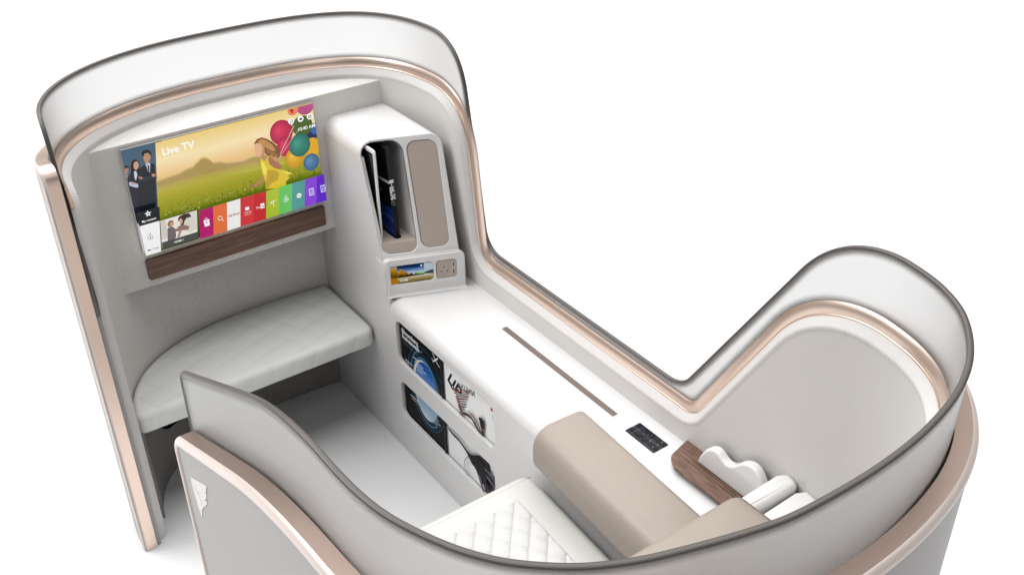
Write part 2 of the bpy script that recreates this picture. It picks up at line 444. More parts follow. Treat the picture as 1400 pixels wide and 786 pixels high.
# frosted glass: a solid sheet with its own dark polished edge
bm = bmesh.new(); uvl = bm.loops.layers.uv.verify()
def glass_bottom(p):
    # tucked down between lining and outer shell
    best = min((abs(q.x-p.x), q.y) for q in OC)[1]
    return max(.5, min(best, p.y)-.035)
zbA = glass_bottom
g = []
def zb_cached(p): return max(.45, p.y-(.26 if p.y > 1.15 else .13))
sheet(bm, OB, -.0045, zb_cached, uvl); sheet(bm, OB, .0045, zb_cached, uvl)
# close top and end
sweep(bm, OB, [(0, -.0045), (.0005, -.0045), (.0005, .0045), (0, .0045)])
bmesh.ops.remove_doubles(bm, verts=bm.verts, dist=1e-5)
GL = obj('glass_screen', bm, 'glass', shell)
bm = bmesh.new()
e = .0064
sweep(bm, OB, [(-.003, -e+.0003), (.000, -e), (.0025, -e+.002), (.003, 0), (.0025, e-.002), (.000, e), (-.003, e-.0003)])
obj('glass_edge', bm, 'glass_edge', GL, angle=60)
# refraction darkening painted as a fading band along the screen's top edge and foot
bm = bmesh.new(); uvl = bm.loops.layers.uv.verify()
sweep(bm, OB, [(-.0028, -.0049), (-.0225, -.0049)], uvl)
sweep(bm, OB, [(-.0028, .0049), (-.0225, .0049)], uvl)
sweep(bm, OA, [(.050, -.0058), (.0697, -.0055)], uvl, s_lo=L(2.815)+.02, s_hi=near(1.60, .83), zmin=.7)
obj('edge_shade_band', bm, 'edge_shade', GL, fixn=False)
# outer shell
bm = bmesh.new(); uvl = bm.loops.layers.uv.verify()
OCi = [Vector((p.x, p.y)) for p in OC]
sheet(bm, [Vector((p.x, p.y-.014)) if p.y > .02 else p for p in OC], .048, 0.0, uvl)
sheet(bm, [Vector((p.x, p.y-.004)) if p.y > .02 else p for p in OC], .0075, 0.0, uvl)
# closing piece between lining and shell below the foot of the glass, at both ends of the wall
for sa, sb in ((L(2.778), L(2.86)), (A(1.88), A(1.924))):
    cs = [[bm.verts.new(P3(s_, z, d)) for s_, d in ((sa, -.006), (sb, -.006), (sb, .0074), (sa, .0074))] for z in (0, .94 if sa < 1 else .88)]
    bm.faces.new(cs[1])
    for i in range(4): bm.faces.new((cs[0][i], cs[0][(i+1) % 4], cs[1][(i+1) % 4], cs[1][i]))
obj('outer_shell', bm, 'shell', shell)
bm = bmesh.new()
led = [(-.03, .0072), (-.003, .0072), (0, .0078)]+[(0, .0075+.0325*j/4) for j in range(1, 5)]
bev = [(0, .040), (-.001, .044), (-.004, .049), (-.010, .0525), (-.016, .0525), (-.019, .0515), (-.020, .0478)]
SM = R(2.5)
sweep(bm, OC, led, s_lo=SM-.006)
obj('ledge_trim', bm, 'copper_flat', shell, angle=50)
bm = bmesh.new(); sweep(bm, OC, led, s_hi=SM)
obj('end_trim', bm, 'copper', shell, angle=50)
bm = bmesh.new(); sweep(bm, OC, bev); obj('ledge_rim', bm, 'pale_rim', shell, angle=60)
# lining end faces already closed by the rim strip; the kick panel under the ottoman
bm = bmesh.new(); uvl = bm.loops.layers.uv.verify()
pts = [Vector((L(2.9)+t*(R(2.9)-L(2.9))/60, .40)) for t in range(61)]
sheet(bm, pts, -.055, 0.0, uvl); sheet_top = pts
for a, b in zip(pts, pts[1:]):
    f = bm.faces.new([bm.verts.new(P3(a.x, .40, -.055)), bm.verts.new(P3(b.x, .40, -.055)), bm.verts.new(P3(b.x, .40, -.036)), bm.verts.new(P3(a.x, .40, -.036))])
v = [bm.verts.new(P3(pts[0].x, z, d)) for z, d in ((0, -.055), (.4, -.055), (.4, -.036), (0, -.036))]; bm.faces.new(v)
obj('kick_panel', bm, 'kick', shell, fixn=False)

# TV housing: straight front, back hidden behind the lining
def inner_plan(x0, y0, off):
    pts = []
    for i in range(len(path)):
        p, n = PN(i*DS); q = p+n*off
        if q.y > y0 and i*DS < R(2.5): pts.append(q)
    return pts
bm = bmesh.new()
pl = inner_plan(0, 3.107, -.030)
pl = pl[::8]+[pl[-1]]
pl = [Vector((pl[0].x-.001, 3.107))]+pl+[Vector((pl[-1].x+.001, 3.107))]
lo = [bm.verts.new((p.x, p.y, .776)) for p in pl]; hi = [bm.verts.new((p.x, p.y, 1.285)) for p in pl]
bm.faces.new(lo); bm.faces.new(hi)
for i in range(len(pl)):
    j = (i+1) % len(pl); bm.faces.new((lo[i], lo[j], hi[j], hi[i]))
bmesh.ops.recalc_face_normals(bm, faces=bm.faces)
ed = [e for e in bm.edges if all(abs(v.co.y-3.107) < 1e-4 for v in e.verts) and abs(e.verts[0].co.z-e.verts[1].co.z) < 1e-5]
bmesh.ops.bevel(bm, geom=ed, offset=.006, segments=3, profile=.5, affect='EDGES')
set_uv(bm, lambda c: (c.x, c.z+c.y))
house = obj('screen_housing', bm, 'lining', shell, angle=40)
# walnut strip under the TV
me = plate([rrect(.708, .803, 1.355, .880, .008)], .016, (0, 3.104, 0), (1, 0, 0), (0, 0, 1), bev=.002)
mesh_uv(me, lambda c: (c.x*.7, c.z))
finish('walnut_strip', me, 'wood', house)

# emblem on the outside of the aisle wall (lies on the wall's outer face)
def aisle(s, z, d): return P3(s, z, d)
s1 = A(1.799); 
em = [(-.051, 1.018), (.002, 1.044), (.057, 1.070), (.046, 1.047), (.034, 1.035), (.044, 1.041), (.037, 1.021), (.018, 1.000), (.033, 1.010), (.032, 1.000), (.013, .979), (-.008, .958), (-.021, .940), (-.032, .912), (-.038, .911), (-.047, .941), (-.054, .974), (-.055, 1.002)]
s_em = A(1.800)
bm = bmesh.new()
# u measured towards the rear of the suite = decreasing s
top = [bm.verts.new(P3(s_em-u, z, .0494)) for u, z in em]; bot = [bm.verts.new(P3(s_em-u, z, .0470)) for u, z in em]
bm.faces.new(top)
for i in range(len(em)):
    j = (i+1) % len(em); bm.faces.new((bot[i], bot[j], top[j], top[i]))
emb = obj('emblem', bm, 'emblem', shell, angle=30)
bm = bmesh.new()
for poly in ([(-.042, .998), (-.036, 1.002), (-.026, .992), (-.030, .988)], [(-.026, .990), (-.018, 1.000), (-.010, .980), (-.017, .986)], [(-.016, .978), (-.010, .980), (-.006, .966), (-.012, .970)]):
    bm.faces.new([bm.verts.new(P3(s_em-u, z, .0498)) for u, z in poly])
obj('bird_mark', bm, 'handset', emb, smooth=False)

# ================================================================== 2D artwork helper
class Art:
    def __init__(s, O, U, V, w, h, emit=True, n=None):
        s.O = Vector(O); s.U = Vector(U).normalized(); s.V = Vector(V).normalized()
        s.n = s.U.cross(s.V); s.w = w; s.h = h; s.emit = emit; s.bm = bmesh.new(); s.mats = []; s.keys = {}; s.k = 0
        s.uvl = s.bm.loops.layers.uv.verify(); s.asp = h/w
    def mat(s, c):
        key = c if isinstance(c, str) else c.name
        if key not in s.keys:
            if isinstance(c, str):
                m = emis('screen_'+c.strip('#'), srgb(c), s.emit) if s.emit else pbr('print_'+c.strip('#'), srgb(c), .55, spec=.15)
            else: m = c
            s.keys[key] = len(s.mats); s.mats.append(m)
        return s.keys[key]
    def pt(s, u, v): return s.O+s.U*(u*s.w)+s.V*(v*s.h)+s.n*(s.k*.00022)
    def poly(s, pts, c, up=True):
        if up: s.k += 1
        pts = clip(pts)
        if len(pts) < 3: return
        f = s.bm.faces.new([s.bm.verts.new(s.pt(*p)) for p in pts]); f.material_index = s.mat(c)
        for l, p in zip(f.loops, pts): l[s.uvl].uv = p
        f.normal_update()
    def rect(s, x0, y0, x1, y1, c, up=True): s.poly([(x0, y0), (x1, y0), (x1, y1), (x0, y1)], c, up)
    def disc(s, x, y, r, c, ry=None, n=28, rot=0, up=True):
        ry = ry or r; pts = []
        for i in range(n):
            a = 2*pi*i/n; X = r*cos(a); Y = ry*sin(a)
            pts.append((x+X*cos(rot)-Y*sin(rot), y+(X*sin(rot)+Y*cos(rot))/s.asp))
        s.poly(pts, c, up)
    def ring(s, x, y, r, ry, t, c, n=36, a0=0, a1=360, rot=0):
        s.k += 1
        for i in range(n):
            q = []
            for a, k in ((i, 1), (i+1, 1), (i+1, 0), (i, 0)):
                th = radians(a0+(a1-a0)*a/n); rr = 1 if k else 1-t/r
                X = r*rr*cos(th); Y = (ry-(0 if k else t))*sin(th)
                q.append((x+X*cos(rot)-Y*sin(rot), y+(X*sin(rot)+Y*cos(rot))/s.asp))
            s.poly(q, c, False)
    def line(s, pts, t, c, up=True):
        if up: s.k += 1
        for (a, b) in zip(pts, pts[1:]):
            d = Vector((b[0]-a[0], (b[1]-a[1])*s.asp)); 
            if d.length < 1e-6: continue
            d.normalize(); nx, ny = -d.y*t/2, d.x*t/2/s.asp
            s.poly([(a[0]+nx, a[1]+ny), (b[0]+nx, b[1]+ny), (b[0]-nx, b[1]-ny), (a[0]-nx, a[1]-ny)], c, False)
    def text(s, body, u, v, size, c, bold=0, align='LEFT', sx=1, shear=0, rot=0, thin=1):
        s.k += 1
        cu = bpy.data.curves.new('t', 'FONT'); cu.body = body; cu.size = size; cu.offset = bold; cu.align_x = align; cu.fill_mode = 'FRONT'; cu.resolution_u = 3
        cu.shear = shear
        me = curve_mesh(cu)
        base = len(s.bm.verts); vs = []
        for w in me.vertices:
            X = w.co.x*sx; Y = w.co.y
            X, Y = X*cos(rot)-Y*sin(rot), X*sin(rot)+Y*cos(rot)
            vs.append(s.bm.verts.new(s.pt(u+X, v+Y/s.asp)))
        mi = s.mat(c)
        for p in me.polygons:
            try:
                f = s.bm.faces.new([vs[i] for i in p.vertices]); f.material_index = mi
            except ValueError: pass
        bpy.data.meshes.remove(me)
    def done(s, name, parent, label=None):
        s.bm.normal_update()
        for f in s.bm.faces:
            if f.normal.dot(s.n) < 0: f.normal_flip()
        bmesh.ops.triangulate(s.bm, faces=[f for f in s.bm.faces if len(f.verts) > 4])
        return obj(name, s.bm, s.mats, parent, fixn=False, smooth=False, label=label)
def clip(pts, lo=0.0, hi=1.0):
    for ax in (0, 1):
        for lim, sg in ((lo, 1), (hi, -1)):
            out = []
            for i in range(len(pts)):
                a = pts[i-1]; b = pts[i]; ia = (a[ax]-lim)*sg >= -1e-9; ib = (b[ax]-lim)*sg >= -1e-9
                if ia != ib:
                    t = (lim-a[ax])/(b[ax]-a[ax]); q = [a[0]+(b[0]-a[0])*t, a[1]+(b[1]-a[1])*t]; q[ax] = lim; out.append(tuple(q))
                if ib: out.append(b)
            pts = out
            if len(pts) < 3: return []
    return pts

# ================================================================== TELEVISION
tv = thing('television', (1.031, 3.104, .909), 'flat television showing a Live TV menu with girl and balloons above walnut strip', 'television')
bm = bmesh.new(); rbox(bm, .7062, 1.3578, 3.0985, 3.112, .9072, 1.2728, .0012, 2); obj('bezel', bm, 'bezel', tv)
E_ = .95
a = Art((.7085, 3.0980, .9095), (1, 0, 0), (0, 0, 1), .647, .361, emit=E_)
sky = ramp_mat('screen_sunset_sky', [(0, srgb('#b9a94e')), (.55, srgb('#d8ae66')), (.68, srgb('#f0c98e')), (.82, srgb('#fae6b8')), (1, srgb('#efd283'))], noise=.05, nscale=(3, 3), emit=E_)
grass = ramp_mat('screen_meadow', [(0, srgb('#2e3a06')), (.22, srgb('#66761a')), (.34, srgb('#8c9028')), (.45, srgb('#a6a334')), (.58, srgb('#c4b44e')), (.66, srgb('#b8b257'))], noise=.16, nscale=(70, 45), emit=E_)
blade = ramp_mat('screen_grass_tips', [(0, srgb('#27330a')), (.3, srgb('#5f7016')), (.45, srgb('#8a9226')), (.6, srgb('#b5b04a'))], noise=.35, nscale=(160, 50), emit=E_)
hill = ramp_mat('screen_far_trees', [(0, srgb('#8f9236')), (.56, srgb('#a49c4e')), (.72, srgb('#c9ad62')), (.8, srgb('#dcc07c'))], noise=.04, nscale=(12, 12), emit=E_)
# left card: three people in dark suits
dusk = ramp_mat('screen_dusk_grey', [(0, srgb('#10161f')), (.35, srgb('#28333f')), (.7, srgb('#5a6c7c')), (1, srgb('#53687c'))], emit=E_)
lft = lambda v: .078+.089*v
a.poly([(0, .3), (.2, .3), (.2, 1), (0, 1)], dusk)
a.poly([(-0.008, 0.762), (0.006, 0.771), (0.017, 0.745), (0.017, 0.685), (0.009, 0.574), (0.003, 0.446), (-0.008, 0.496), (-0.007, 0.641)], '#2a313d')
a.poly([(0.001, 0.771), (0.01, 0.769), (0.007, 0.705), (0.001, 0.722)], '#8c9bb2')
a.poly([(0.0, 0.836), (0.009, 0.849), (0.018, 0.839), (0.018, 0.813), (0.012, 0.788), (0.003, 0.775), (-0.002, 0.795)], '#a77c66')
a.poly([(-0.003, 0.83), (0.001, 0.856), (0.013, 0.861), (0.022, 0.848), (0.022, 0.822), (0.016, 0.837), (0.005, 0.837)], '#2f211c')
a.poly([(0.022, 0.754), (0.032, 0.848), (0.041, 0.886), (0.055, 0.896), (0.069, 0.883), (0.074, 0.852), (0.071, 0.814), (0.058, 0.764), (0.044, 0.686), (0.023, 0.697)], '#17110f')
a.poly([(0.003, 0.75), (0.026, 0.786), (0.042, 0.786), (0.051, 0.753), (0.049, 0.683), (0.038, 0.499), (0.018, 0.309), (-0.005, 0.317), (-0.003, 0.523), (-0.001, 0.666)], '#1a202b')
a.poly([(0.04, 0.791), (0.051, 0.79), (0.053, 0.752), (0.04, 0.702), (0.036, 0.73)], '#c3ccd8')
a.poly([(0.046, 0.858), (0.054, 0.876), (0.065, 0.874), (0.07, 0.849), (0.067, 0.822), (0.057, 0.801), (0.048, 0.8), (0.043, 0.823)], '#c99b82')
a.poly([(0.004, 0.704), (0.021, 0.701), (0.043, 0.671), (0.067, 0.65), (0.065, 0.628), (0.032, 0.64), (0.006, 0.671)], '#b6c0ce')
a.poly([(0.009, 0.713), (0.024, 0.693), (0.035, 0.673), (0.021, 0.678)], '#b98a72')
a.poly([(0.049, 0.719), (0.054, 0.773), (0.071, 0.807), (0.099, 0.828), (0.103, 0.797), (0.115, 0.783), (0.126, 0.829), (0.143, 0.806), (0.137, 0.708), (0.114, 0.487), (0.097, 0.317), (0.011, 0.313), (0.036, 0.501), (0.043, 0.628)], '#141823')
a.poly([(0.1, 0.831), (0.108, 0.838), (0.121, 0.834), (0.124, 0.823), (0.113, 0.742), (0.106, 0.76)], '#b4bfd4')
a.poly([(0.108, 0.812), (0.116, 0.808), (0.111, 0.748), (0.107, 0.764)], '#161b2a')
a.poly([(0.099, 0.916), (0.106, 0.935), (0.121, 0.936), (0.132, 0.917), (0.133, 0.889), (0.126, 0.86), (0.115, 0.837), (0.106, 0.833), (0.099, 0.851), (0.097, 0.88)], '#b98a6e')
a.poly([(0.093, 0.916), (0.093, 0.941), (0.104, 0.958), (0.123, 0.957), (0.136, 0.936), (0.139, 0.91), (0.133, 0.884), (0.131, 0.911), (0.12, 0.928), (0.106, 0.926), (0.099, 0.902)], '#1b1512')
a.poly([(0.047, 0.715), (0.082, 0.723), (0.124, 0.722), (0.135, 0.709), (0.131, 0.686), (0.088, 0.674), (0.052, 0.678)], '#232a38')
a.poly([(0.118, 0.73), (0.136, 0.72), (0.133, 0.696), (0.119, 0.7)], '#b98a6e')
a.poly([(0.051, 0.736), (0.066, 0.731), (0.077, 0.708), (0.061, 0.705)], '#a87c62')
a.poly([(.104, .905), (.110, .908), (.110, .900)], '#3a2820'); a.poly([(.120, .908), (.127, .908), (.124, .901)], '#3a2820'); a.poly([(.110, .858), (.121, .860), (.117, .853)], '#7c5142')
a.poly([(.078, 0), (1, 0), (1, 1), (.167, 1)], sky)
def mixc(c1, c2, t):
    v1 = [int(c1[i:i+2], 16) for i in (1, 3, 5)]; v2 = [int(c2[i:i+2], 16) for i in (1, 3, 5)]
    return '#%02x%02x%02x' % tuple(int(p*(1-t)+q*t) for p, q in zip(v1, v2))
ridge = [(1, .60), (.95, .63), (.9, .60), (.84, .61), (.78, .625), (.70, .615), (.64, .635), (.58, .62), (.5, .64), (.46, .67), (.43, .675), (.41, .72), (.395, .74), (.375, .75), (.355, .725), (.34, .715), (.325, .69), (.29, .685), (.25, .665), (.2, .66), (lft(.65), .65)]
for k in range(7):
    t = k/6; dy = .026*(1-t)
    a.poly([(lft(.45), .45), (1, .45)]+[(x+(0 if x < .3 else 0), y+dy-.012) for x, y in ridge], mixc('#f0cf94', '#a88f50', .12+.80*t))
for k in range(6):
    t = k/5; y0 = .60-.055*t
    a.poly([(lft(.4), .4), (1, .4), (1, y0-.075), (.8, y0-.045), (.6, y0-.02), (.3, y0), (lft(y0), y0)], mixc('#b5a052', '#b3ae3a', t))
a.poly([(.078, 0), (1, 0), (1, .45), (.8, .48), (.6, .50), (.45, .52), (.3, .54), (lft(.54), .54)], grass)
# soft far edge of the tree line
# tufts of grass along the lower edge
random.seed(9)
tuft = [(.078, .0)]
x = .106
while x < 1:
    tuft.append((x, .30+random.random()*.07)); tuft.append((x+.004, .27+random.random()*.03)); x += .008
tuft += [(1, .28), (1, 0)]
a.poly(tuft, blade)
for i in range(150):
    x = .13+.87*random.random(); y = .3+random.random()*.1
    a.poly([(x, y), (x+.003, y), (x+.004*random.uniform(-1, 1), y+.03)], '#a9ac3a' if i % 3 else '#4f5c12', up=(i == 0))
for i in range(26): a.disc(.14+random.random()*.5, .29+random.random()*.06, .0022, '#e7d9a8', n=8, up=(i == 0))
# balloons
def ball(x, y, r, c, hl, ry=None):
    ry = ry or r*1.06
    for k in range(7):
        t = k/6; q = 1-.78*t
        a.disc(x-r*.26*t, y+ry*.26*t/a.asp, r*q, mixc(mixc(c, '#000000', .12), hl, t), ry=ry*q, n=26)
a.disc(.955, 1.0, .052, '#b3457e'); a.disc(.885, .985, .03, '#e8825a'); a.poly([(.86, .80), (.99, .80), (.99, .68), (.9, .70)], '#e4662a')
a.disc(.985, .66, .055, '#1c2c5c'); a.disc(1.0, .75, .033, '#3a62a8')
a.disc(.965, .575, .052, '#e0a81c'); a.disc(.925, .81, .058, '#48601f', ry=.056)
ball(.806, .80, .064, '#c41d4e', '#d9385f'); ball(.815, .655, .046, '#c91c4d', '#d8365f', ry=.055)
a.poly([(.862, 1), (.885, 1), (.882, .95), (.872, .97)], '#c21a22')
ball(.858, .52, .054, '#dfa51c', '#eeba2f'); ball(.893, .635, .061, '#257a68', '#3f9683'); ball(.945, .435, .046, '#466f9c', '#5f8ab3')
a.line([(.874, .84), (.757, .555)], .003, '#e8e0d0'); a.line([(.868, .83), (.760, .56)], .002, '#cfc6b4'); a.line([(.9, .80), (.76, .552)], .002, '#d8cfbe')
# girl in a yellow dress
a.poly([(0.645, 0.771), (0.664, 0.808), (0.691, 0.814), (0.716, 0.788), (0.743, 0.747), (0.766, 0.691), (0.779, 0.635), (0.774, 0.585), (0.759, 0.555), (0.754, 0.595), (0.741, 0.583), (0.733, 0.623), (0.713, 0.616), (0.696, 0.652), (0.684, 0.689), (0.665, 0.74)], '#7d4f28')
a.poly([(0.667, 0.449), (0.675, 0.401), (0.646, 0.363), (0.624, 0.351), (0.603, 0.357), (0.601, 0.375), (0.621, 0.373), (0.642, 0.4)], '#b37a56')
a.poly([(0.592, 0.392), (0.607, 0.384), (0.609, 0.359), (0.599, 0.35), (0.591, 0.361)], '#a2684a')
a.poly([(0.669, 0.638), (0.689, 0.656), (0.699, 0.611), (0.685, 0.59), (0.671, 0.604)], '#b98562')
a.poly([(0.648, 0.768), (0.667, 0.773), (0.685, 0.75), (0.698, 0.708), (0.694, 0.663), (0.679, 0.632), (0.66, 0.631), (0.648, 0.651), (0.646, 0.68), (0.64, 0.711), (0.646, 0.724)], '#e0ae88')
a.poly([(0.685, 0.75), (0.698, 0.708), (0.694, 0.663), (0.679, 0.632), (0.665, 0.631), (0.677, 0.664), (0.685, 0.703)], '#c58e68')
a.poly([(0.666, 0.617), (0.677, 0.605), (0.681, 0.58), (0.694, 0.585), (0.702, 0.612), (0.715, 0.614), (0.704, 0.569), (0.716, 0.517), (0.736, 0.481), (0.768, 0.453), (0.805, 0.411), (0.83, 0.377), (0.804, 0.379), (0.807, 0.336), (0.788, 0.323), (0.782, 0.261), (0.729, 0.278), (0.67, 0.301), (0.676, 0.365), (0.667, 0.449), (0.663, 0.537)], '#d9bd22')
a.poly([(0.698, 0.483), (0.732, 0.466), (0.756, 0.424), (0.743, 0.358), (0.71, 0.346), (0.683, 0.302), (0.672, 0.3), (0.676, 0.365), (0.686, 0.417)], '#b99a14')
a.poly([(0.67, 0.597), (0.681, 0.563), (0.692, 0.501), (0.681, 0.434), (0.67, 0.469), (0.667, 0.542)], '#eedb5a')
a.poly([(0.77, 0.449), (0.805, 0.411), (0.83, 0.377), (0.804, 0.379), (0.787, 0.405)], '#ecd24a')
a.poly([(0.706, 0.602), (0.723, 0.602), (0.741, 0.567), (0.749, 0.546), (0.757, 0.553), (0.764, 0.514), (0.774, 0.487), (0.768, 0.456), (0.753, 0.463), (0.73, 0.493), (0.71, 0.537)], '#a46c4a')
a.poly([(0.666, 0.793), (0.692, 0.802), (0.716, 0.769), (0.741, 0.718), (0.755, 0.654), (0.736, 0.657), (0.711, 0.693), (0.695, 0.726), (0.676, 0.76)], '#c08a4e')
a.poly([(0.7, 0.695), (0.728, 0.66), (0.757, 0.625), (0.766, 0.589), (0.747, 0.599), (0.726, 0.637), (0.703, 0.659)], '#9a6734')
a.poly([(0.731, 0.598), (0.748, 0.598), (0.761, 0.577), (0.763, 0.553), (0.751, 0.539), (0.737, 0.558)], '#c48e6c')
a.poly([(0, .3), (lft(.3)-.001, .3), (lft(.43)-.001, .43), (0, .43)], '#0d121a')
pts = []
for i in range(10):
    th = radians(90+36*i); r = .018 if i % 2 == 0 else .008
    pts.append((.054+r*cos(th), .395+r*sin(th)/a.asp))
a.poly(pts, '#ffffff'); a.disc(.054, .395, .004, '#10141c', n=10)
a.text('My content', .052, .325, .0155, '#ffffff', bold=.0003, align='CENTER')
a.poly([(0, 0), (.076, 0), (lft(.298)-.004, .298), (0, .298)], '#f2f2f2')
a.ring(.040, .165, .014, .012, .002, '#3a3a3a', n=20); a.disc(.040, .165, .004, '#3a3a3a', n=10); a.line([(.034, .21), (.040, .19), (.047, .215)], .0018, '#3a3a3a')
a.text('My Chan', .012, .038, .0165, '#444444', bold=.0001)
# titles
a.text('Live TV', .180, .893, .052, '#ffffff', bold=.0012); a.text('Dish Network', .184, .855, .0165, '#f4ecd0', bold=.0002)
# bottom tiles (slanted)
sl = .083
a.poly([(.078, .012), (.2735, .012), (.2735+sl*.29, .302), (.078+sl*.29, .302)], '#2f3b10')
a.poly([(.083, .03), (.270, .03), (.270+sl*.25, .298), (.083+sl*.25, .298)], '#e6e1da')
T = lambda u, v: (.083+.187*u+sl*(v*.268), .03+.268*v)
def tp(pts, c): a.poly([T(*p) for p in pts], c)
tp([(0, .3), (.2, .3), (.12, 1), (0, 1)], '#cfc8c0'); tp([(.62, 1), (1, 1), (1, .3), (.8, .3), (.7, .75)], '#d9d4cc')
tp([(.5, .96), (.62, 1), (.78, .98), (.84, .84), (.76, .70), (.72, .86), (.66, .72), (.58, .52), (.55, .58), (.52, .74), (.46, .86)], '#3a2c28')
tp([(.50, .86), (.56, .88), (.60, .78), (.58, .66), (.53, .70), (.50, .78)], '#c9a58c')
tp([(.66, .78), (.80, .84), (.92, .72), (.98, .35), (.80, .28), (.68, .34), (.60, .56)], '#d5cfc6')
tp([(.17, .82), (.23, .92), (.32, .90), (.36, .78), (.30, .70), (.20, .70)], '#8d6a4c'); tp([(.23, .82), (.34, .84), (.35, .72), (.27, .68)], '#c99f84')
tp([(.17, .66), (.28, .70), (.38, .58), (.40, .30), (.36, .18), (.16, .20)], '#6d6468'); tp([(.36, .56), (.52, .56), (.78, .50), (.74, .40), (.54, .44), (.38, .46)], '#8c6f60')
tp([(.44, .62), (.60, .64), (.76, .52), (.60, .46), (.46, .52)], '#8a7264'); tp([(.50, .50), (.58, .50), (.48, .22), (.42, .24)], '#9c8474')
tp([(0, 0), (1, 0), (1, .22), (0, .22)], '#484c46')
a.text('HDMI 1', T(.47, .06)[0], T(.47, .06)[1], .015, '#ffffff', align='CENTER', bold=.0002)
xs = [.279, .352, .426, .499, .573, .643, .716, .791, .866, .937, 1.02]
cols = ['#b01468', '#e0703e', '#ecebe9', '#cc3136', '#c22026', '#a6bd24', '#5fc05c', '#4a9690', '#8440d2', '#5a1cc4']
for i in range(10):
    a.poly([(xs[i], .010), (xs[i+1], .010), (xs[i+1]+.024, .291), (xs[i]+.024, .291)], cols[i], up=(i == 0))
W_ = '#f6f6f6'
c0 = lambda i: ((xs[i]+xs[i+1])/2+.013, .152)
x, y = c0(0); a.poly([(x-.013, y-.035), (x+.013, y-.035), (x+.015, y+.030), (x-.015, y+.030)], W_); a.ring(x, y+.035, .008, .009, .0025, W_, n=14, a0=0, a1=180); a.disc(x, y, .0035, cols[0], n=10); a.rect(x-.010, y+.012, x+.010, y+.016, cols[0])
x, y = c0(1); a.ring(x-.002, y+.006, .0125, .0125, .0026, W_, n=22); a.line([(x+.007, y-.012), (x+.015, y-.032)], .003, W_)
x, y = c0(2); a.text('NETFLIX', x, y-.012, .0185, '#b01420', bold=.0004, align='CENTER', sx=.9)
x, y = c0(3); a.rect(x-.010, y+.006, x+.011, y+.038, W_); a.text('Google Play', x, y-.020, .0095, W_, align='CENTER', sx=.85); a.text('Movies & TV', x, y-.042, .0085, W_, align='CENTER', sx=.85)
x, y = c0(4); a.text('You', x-.001, y-.010, .018, W_, bold=.0003, align='RIGHT', sx=.8); a.poly([(x+.001, y-.020), (x+.023, y-.020), (x+.023, y+.030), (x+.001, y+.030)], W_); a.text('Tube', x+.012, y-.009, .0165, '#b01a20', bold=.0003, align='CENTER', sx=.6)
x, y = c0(5); a.line([(x-.017, y-.002), (x-.008, y+.022), (x-.006, y+.002), (x+.003, y+.024), (x+.004, y+.006), (x+.017, y+.028)], .003, W_); a.line([(x+.002, y), (x+.001, y-.035)], .003, W_)
x, y = c0(6); a.ring(x, y-.004, .014, .013, .0026, W_, n=20); a.disc(x+.002, y-.003, .005, W_, n=12); a.line([(x-.006, y+.042), (x, y+.024), (x+.008, y+.044)], .0022, W_)
x, y = c0(7); a.disc(x, y, .014, W_, ry=.0135); a.line([(x-.009, y-.006), (x-.003, y+.01), (x+.002, y-.012), (x+.008, y+.008)], .0028, cols[7])
for i in (8, 9):
    x, y = c0(i); x = x if i == 8 else .983
    a.poly([(x-.014, y-.036), (x+.014, y-.036), (x+.014, y+.036), (x-.014, y+.036)], W_); a.poly([(x-.0112, y-.029), (x+.0112, y-.029), (x+.0112, y+.029), (x-.0112, y+.029)], cols[i])
    a.line([(x-.003, y-.014), (x-.003, y+.014), (x+.006, y+.017), (x+.006, y-.008)], .002, W_); a.disc(x-.005, y-.014, .003, W_, n=10); a.disc(x+.004, y-.010, .003, W_, n=10)
# status icons
for i, x in enumerate((.852, .904, .956)):
    a.disc(x, .912, .0165, '#ffffff', n=26)
x = .852; a.line([(x-.003, .895), (x-.003, .925), (x+.006, .930), (x+.006, .905)], .002, '#333333'); a.disc(x-.005, .897, .003, '#333333', n=10); a.disc(x+.004, .904, .003, '#333333', n=10)
a.poly([(.896, .900), (.912, .900), (.910, .925), (.898, .918)], '#333333'); a.ring(.956, .912, .009, .009, .004, '#333333', n=18)
a.text('10:40 AM', .980, .800, .026, '#ffffff', bold=.0004, align='RIGHT')
a.done('picture', tv)

# ================================================================== OTTOMAN
ott = thing('ottoman_seat', (.95, 3.03, .395), 'quilted ivory ottoman seat with a straight front and curved back under the television', 'ottoman')
pl = []
for i in range(0, len(path), 6):
    p, n = PN(i*DS); q = p+n*(-.0385)
    if q.y > 2.865 and q.x < 1.389 and i*DS < R(2.5): pl.append(q)
outl = [Vector((.5085, 2.861))]+pl+[Vector((1.3905, pl[-1].y-.001)), Vector((1.3905, 2.861))]
outl = [outl[0]]+[p for p in outl[1:-2] if p.y > 2.93 and p.x < 1.352]+outl[-2:]
base_pts = rpoly([tuple(p) for p in outl], [.026]+[0]*(len(outl)-2)+[.032], 6)
bm = bmesh.new()
def inset(pts, d):
    out = []; n = len(pts)
    ar = sum(pts[i-1][0]*pts[i][1]-pts[i][0]*pts[i-1][1] for i in range(n))
    sg = 1 if ar > 0 else -1
    for i in range(n):
        a_ = Vector(pts[i-1]); b_ = Vector(pts[i]); c_ = Vector(pts[(i+1) % n])
        t = (c_-a_).normalized(); out.append((b_.x-sg*t.y*d, b_.y+sg*t.x*d))
    return out
rings = []
z0, z1, r = .395, .470, .022
for d, z in [(.012, z0), (.004, z0+.003), (0, z0+.012)]+[(r*(1-cos(t)), z1-r+r*sin(t)) for t in [radians(x) for x in range(0, 91, 15)]]:
    rings.append([bm.verts.new((p[0], p[1], z)) for p in inset(base_pts, d)])
for a0, b0 in zip(rings, rings[1:]):
    for i in range(len(a0)):
        j = (i+1) % len(a0); bm.faces.new((a0[i], a0[j], b0[j], b0[i]))
bm.faces.new(rings[0]); tf = bm.faces.new(rings[-1])
